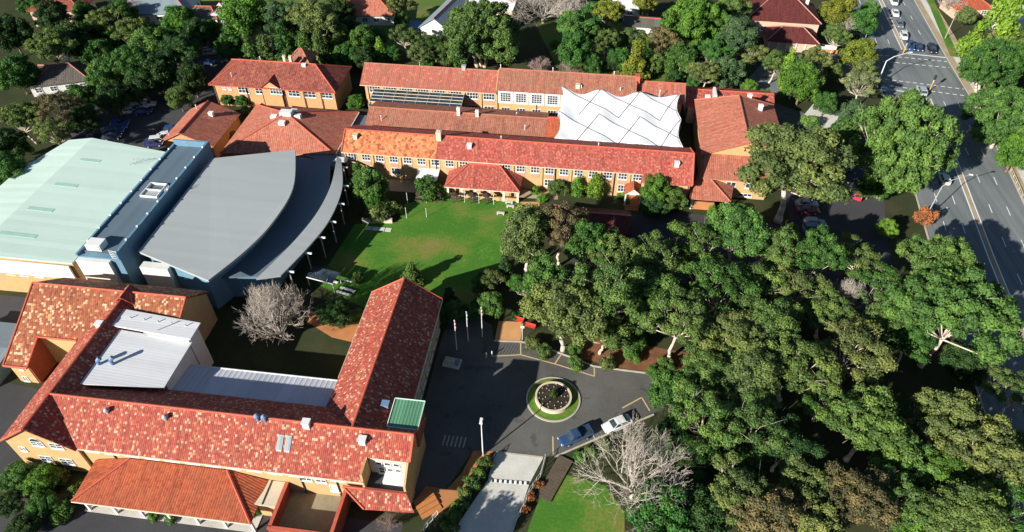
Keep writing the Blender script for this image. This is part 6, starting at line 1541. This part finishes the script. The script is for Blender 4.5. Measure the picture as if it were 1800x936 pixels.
# court seats: glass-roofed shelter and timber seats
b = at(572, 500); t = thing('seat_shelter', (b.x, b.y, 0), 'small glass-roofed seat shelter at the lawn corner', 'shelter', None, R(-12))
for x in (-2.6, 2.6):
    for y in (-1.2, 1.2): MB().box(x - 0.07, x + 0.07, y - 0.07, y + 0.07, 0, 2.3).build('post', M['white'], t)
for k in range(4): MB().slab([(-2.7 + k * 1.36, -1.35, 2.3), (-2.7 + k * 1.36 + 1.28, -1.35, 2.3), (-2.7 + k * 1.36 + 1.28, 1.35, 2.6), (-2.7 + k * 1.36, 1.35, 2.6)], 0.05).build('pane', M['glass'], t)
MB().box(-2.7, 2.7, -1.45, -1.36, 2.15, 2.32).build('beam', M['white'], t); MB().box(-2.3, 2.3, 0.5, 0.95, 0.4, 0.5).build('seat', M['white'], t)
for i, (px, py) in enumerate(((612, 512), (605, 519), (618, 498))):
    b = at(px, py); t = thing('bench', (b.x, b.y, 0), ('upper white bench', 'lower white bench', 'white rail bench')[i] + ' beside the seat shelter', 'bench', None, R(-14))
    MB().box(-1.5, 1.5, -0.22, 0.22, 0.40, 0.50).build('seat', M['white'], t)
    for s in (-1, 1): MB().box(s * 1.2 - 0.08, s * 1.2 + 0.08, -0.18, 0.18, 0, 0.40).build('leg', M['greymetal'], t)
# entry benches and post
for i, (px, py) in enumerate(((911, 566), (932, 577))):
    b = at(px, py); t = thing('bench', (b.x, b.y, 0.03), ('red bench behind the orange entry paving', 'red bench right of the orange entry paving')[i], 'bench', None, R(-12))
    MB().box(-0.9, 0.9, -0.25, 0.25, 0.4, 0.48).build('seat', M['redpaint'], t); MB().box(-0.9, 0.9, 0.22, 0.3, 0.48, 0.95).build('backrest', M['redpaint'], t)
    for s in (-1, 1): MB().box(s * 0.7 - 0.06, s * 0.7 + 0.06, -0.2, 0.2, 0, 0.4).build('leg', M['darkmetal'], t)
b = at(918, 598); t = post_thing('sign_post', b, 'slender pale post at the corner of the orange paving', 'post'); MB().tube((0, 0, 0), (0, 0, 3.6), 0.06, 0.05, 6).build('pole', M['white'], t); MB().box(-0.3, 0.3, -0.03, 0.03, 3.0, 3.5).build('plate', M['white'], t)
for i, (px, py) in enumerate(((865, 626), (855, 629))):
    b = at(px, py); t = post_thing('bollard', b, ('white bollard at the end of the hatched bay', 'white bollard in shade left of the hatched bay')[i], 'bollard'); MB().tube((0, 0, 0), (0, 0, 1.1), 0.1, 0.1, 8).build('shaft', M['white'], t); MB().tube((0, 0, 1.1), (0, 0, 1.22), 0.1, 0.04, 8).build('cap', M['white'], t)
# round planter on its grass island
pc = Vector((-1.7, 63.9, 0)); pl = thing('planter', (pc.x, pc.y, 0), 'round flower bed ringed with pale stone and grass on the drive', 'planter')
def ring(r0, r1, z0, z1, n=40):
    mb = MB()
    for i in range(n):
        a, b2 = 2 * math.pi * i / n, 2 * math.pi * (i + 1) / n; c0, s0, c1, s1 = math.cos(a), math.sin(a), math.cos(b2), math.sin(b2)
        mb.poly([(r0 * c0, r0 * s0, z1), (r1 * c0, r1 * s0, z1), (r1 * c1, r1 * s1, z1), (r0 * c1, r0 * s1, z1)]); mb.poly([(r1 * c0, r1 * s0, z0), (r1 * c1, r1 * s1, z0), (r1 * c1, r1 * s1, z1), (r1 * c0, r1 * s0, z1)])
        if r0 > 0: mb.poly([(r0 * c1, r0 * s1, z0), (r0 * c0, r0 * s0, z0), (r0 * c0, r0 * s0, z1), (r0 * c1, r0 * s1, z1)])
    return mb
ring(4.0, 4.25, 0, 0.16).build('kerb_ring', M['kerb'], pl); ring(2.6, 4.0, 0, 0.14).build('grass_ring', M['lawn'], pl); ring(2.55, 2.85, 0, 0.85).build('stone_ring', M['render'], pl); ring(0.0, 2.55, 0, 0.7).build('soil', M['soil'], pl)
rf_ = random.Random(2); fm = MB(); fm.tube((0, 0, 0), (0, 0, 0.18), 0.04, 0.03, 4); fm.tube((0, 0, 0.16), (0, 0, 0.26), 0.075, 0.04, 6); fmesh = fm.mesh('flower', M['flower'])
for rr, nn in ((2.25, 13), (1.75, 9), (1.25, 6)):
    for i in range(nn): a = 2 * math.pi * (i + rf_.random() * 0.3) / nn; link('flower', fmesh, pl, (rr * math.cos(a), rr * math.sin(a), 0.7))
cm = PROTO['sh1'][0]; o = link('bush', cm, pl, (0, 0.2, 0.6)); o.scale = (0.35, 0.35, 0.4); o.color = (0.06, 0.12, 0.03, 1)
# speed hump with alternating blocks
p0, p1 = at(860, 845), at(930, 850); t = thing('speed_hump', (p0.x, p0.y, 0.022), 'speed hump of alternating black and pale blocks across the concrete ramp', 'speed hump'); t.rotation_euler = (0, 0, math.atan2(p1.y - p0.y, p1.x - p0.x)); L = (p1 - p0).length
for i in range(16):
    a0 = L * i / 16; MB().prism([(a0, -0.22), (a0 + L / 16 - 0.01, -0.22), (a0 + L / 16 - 0.01, 0.22), (a0, 0.22)], 0, [0.03, 0.03, 0.07, 0.07]).build('block', M['darkmetal'] if i % 2 else M['paint_w'], t)
# fences beside the ramp
def fence(pts, label, h=1.3, mat='greymetal', step=0.9, rails=(0.25, 1.2)):
    P0 = at(*pts[0]); t = thing('fence', (P0.x, P0.y, 0), label, 'fence'); W = [at(*p) - P0 for p in pts]
    for i in range(len(W) - 1):
        a, c = W[i], W[i + 1]; n = max(1, int((c - a).length / step))
        for z in rails: MB().tube((a.x, a.y, z), (c.x, c.y, z), 0.045, 0.045, 4).build('rail', M[mat], t)
        for k in range(n + (i == len(W) - 2)):
            q = a.lerp(c, k / n); MB().tube((q.x, q.y, 0), (q.x, q.y, h), 0.05, 0.05, 5).build('post', M[mat], t)
    return t
fence(((958, 808), (950, 838), (930, 868), (915, 905), (895, 936)), 'grey rail fence between concrete ramp and front lawn', 1.4, 'greymetal')
fence(((872, 800), (858, 828), (836, 858), (812, 900), (796, 936)), 'dark rail fence along the hedge side of the concrete ramp', 1.3, 'darkmetal')
fence(((770, 905), (752, 925), (745, 936)), 'short pale fence at the foot of the brick path', 1.2, 'white')
# timber ramp left of the front lawn
t = thing('timber_ramp', tuple(at(975, 842)), 'weathered timber walkway between the fence and the front lawn', 'walkway', None, R(68)); t.location.z = 0.02
for i in range(14): MB().box(-3.6 + i * 0.52, -3.12 + i * 0.52, -1.1, 1.1, 0.18, 0.24).build('plank', M['timber'], t)
for s in (-1, 1): MB().box(-3.6, 3.6, s * 1.0 - 0.05, s * 1.0 + 0.05, 0.0, 0.17).build('bearer', M['timber'], t)
# timber stairs at brick path
t = thing('garden_steps', tuple(at(752, 890)), 'orange timber-edged steps at the lower end of the brick path', 'steps', None, R(40)); t.location.z = 0.03
for i in range(4): MB().box(-1.5, 1.5, -1.4 + i * 0.75, -0.7 + i * 0.75, 0.0, 0.12 + i * 0.1).build('step', M['orangewood'], t)
# lights and poles along the main road
def pole(px, py, h, label, arm=None, mat='greymetal', cat='pole', name='street_light', r=0.12):
    b = at(px, py); t = thing(name, (b.x, b.y, 0), label, cat); MB().tube((0, 0, 0), (0, 0, h), r, r * 0.7, 8).build('pole', M[mat], t)
    if arm:
        dx, dy, dz = arm; MB().path([(0, 0, h), (dx * 0.3, dy * 0.3, h + dz * 0.75), (dx, dy, h + dz)], [r * 0.7, r * 0.6, r * 0.5], 6).build('arm', M[mat], t)
        MB().box(dx - 0.35, dx + 0.35, dy - 0.15, dy + 0.15, h + dz - 0.1, h + dz + 0.08).build('lamp_head', M['white'], t)
    return t
pole(1622, 392, 9.0, 'curved street light arching over the left lanes below the fig', (5.5, 2.5, 1.6))
sg = pole(1540, 153, 7.2, 'traffic signal mast with long arm at the near left corner', (6.5, 3.4, 1.2), 'white', 'signal', 'traffic_signal', 0.16)
y_ = at(1632, 160)
for nm, px, py, lb in (('traffic_signal', 1633, 161, 'short signal on yellow pole at the near median end'), ('traffic_signal', 1587, 95, 'signal on yellow pole at the far median end')):
    b = at(px, py); t = thing(nm, (b.x, b.y, 0), lb, 'signal'); MB().tube((0, 0, 0), (0, 0, 2.6), 0.1, 0.1, 8).build('yellow_pole', M['yellow'], t); MB().tube((0, 0, 2.6), (0, 0, 4.4), 0.08, 0.08, 8).build('upper_pole', M['white'], t); MB().box(-0.25, 0.25, -0.2, 0.2, 3.3, 4.5).build('signal_head', M['darkmetal'], t)
    for k in range(3): MB().tube((0, -0.2, 3.55 + k * 0.36), (0, -0.32, 3.55 + k * 0.36), 0.12, 0.12, 8).build('visor', M['darkmetal'], t)
for px, py, h, lb in ((1661, 68, 7.5, 'timber power pole on the grass verge'), (1520, 70, 7.0, 'grey pole left of the road by the street tree'), (1736, 218, 6.0, 'pole on the far verge opposite the fig'), (1760, 247, 5.0, 'short dark pole further along the far verge'), (1783, 620, 9.0, 'pale leaning street pole at the right edge'), (1190, 148, 8.0, 'white mast behind the rear block roof')):
    pole(px, py, h, lb, None, 'kerb' if 'timber' not in lb else 'bark_bare', 'pole', 'utility_pole')
fence(((1712, 172), (1735, 220), (1762, 272), (1790, 335), (1800, 360)), 'pale kerb-side barrier fence along the far footpath', 0.9, 'render', 2.2, (0.45, 0.85))
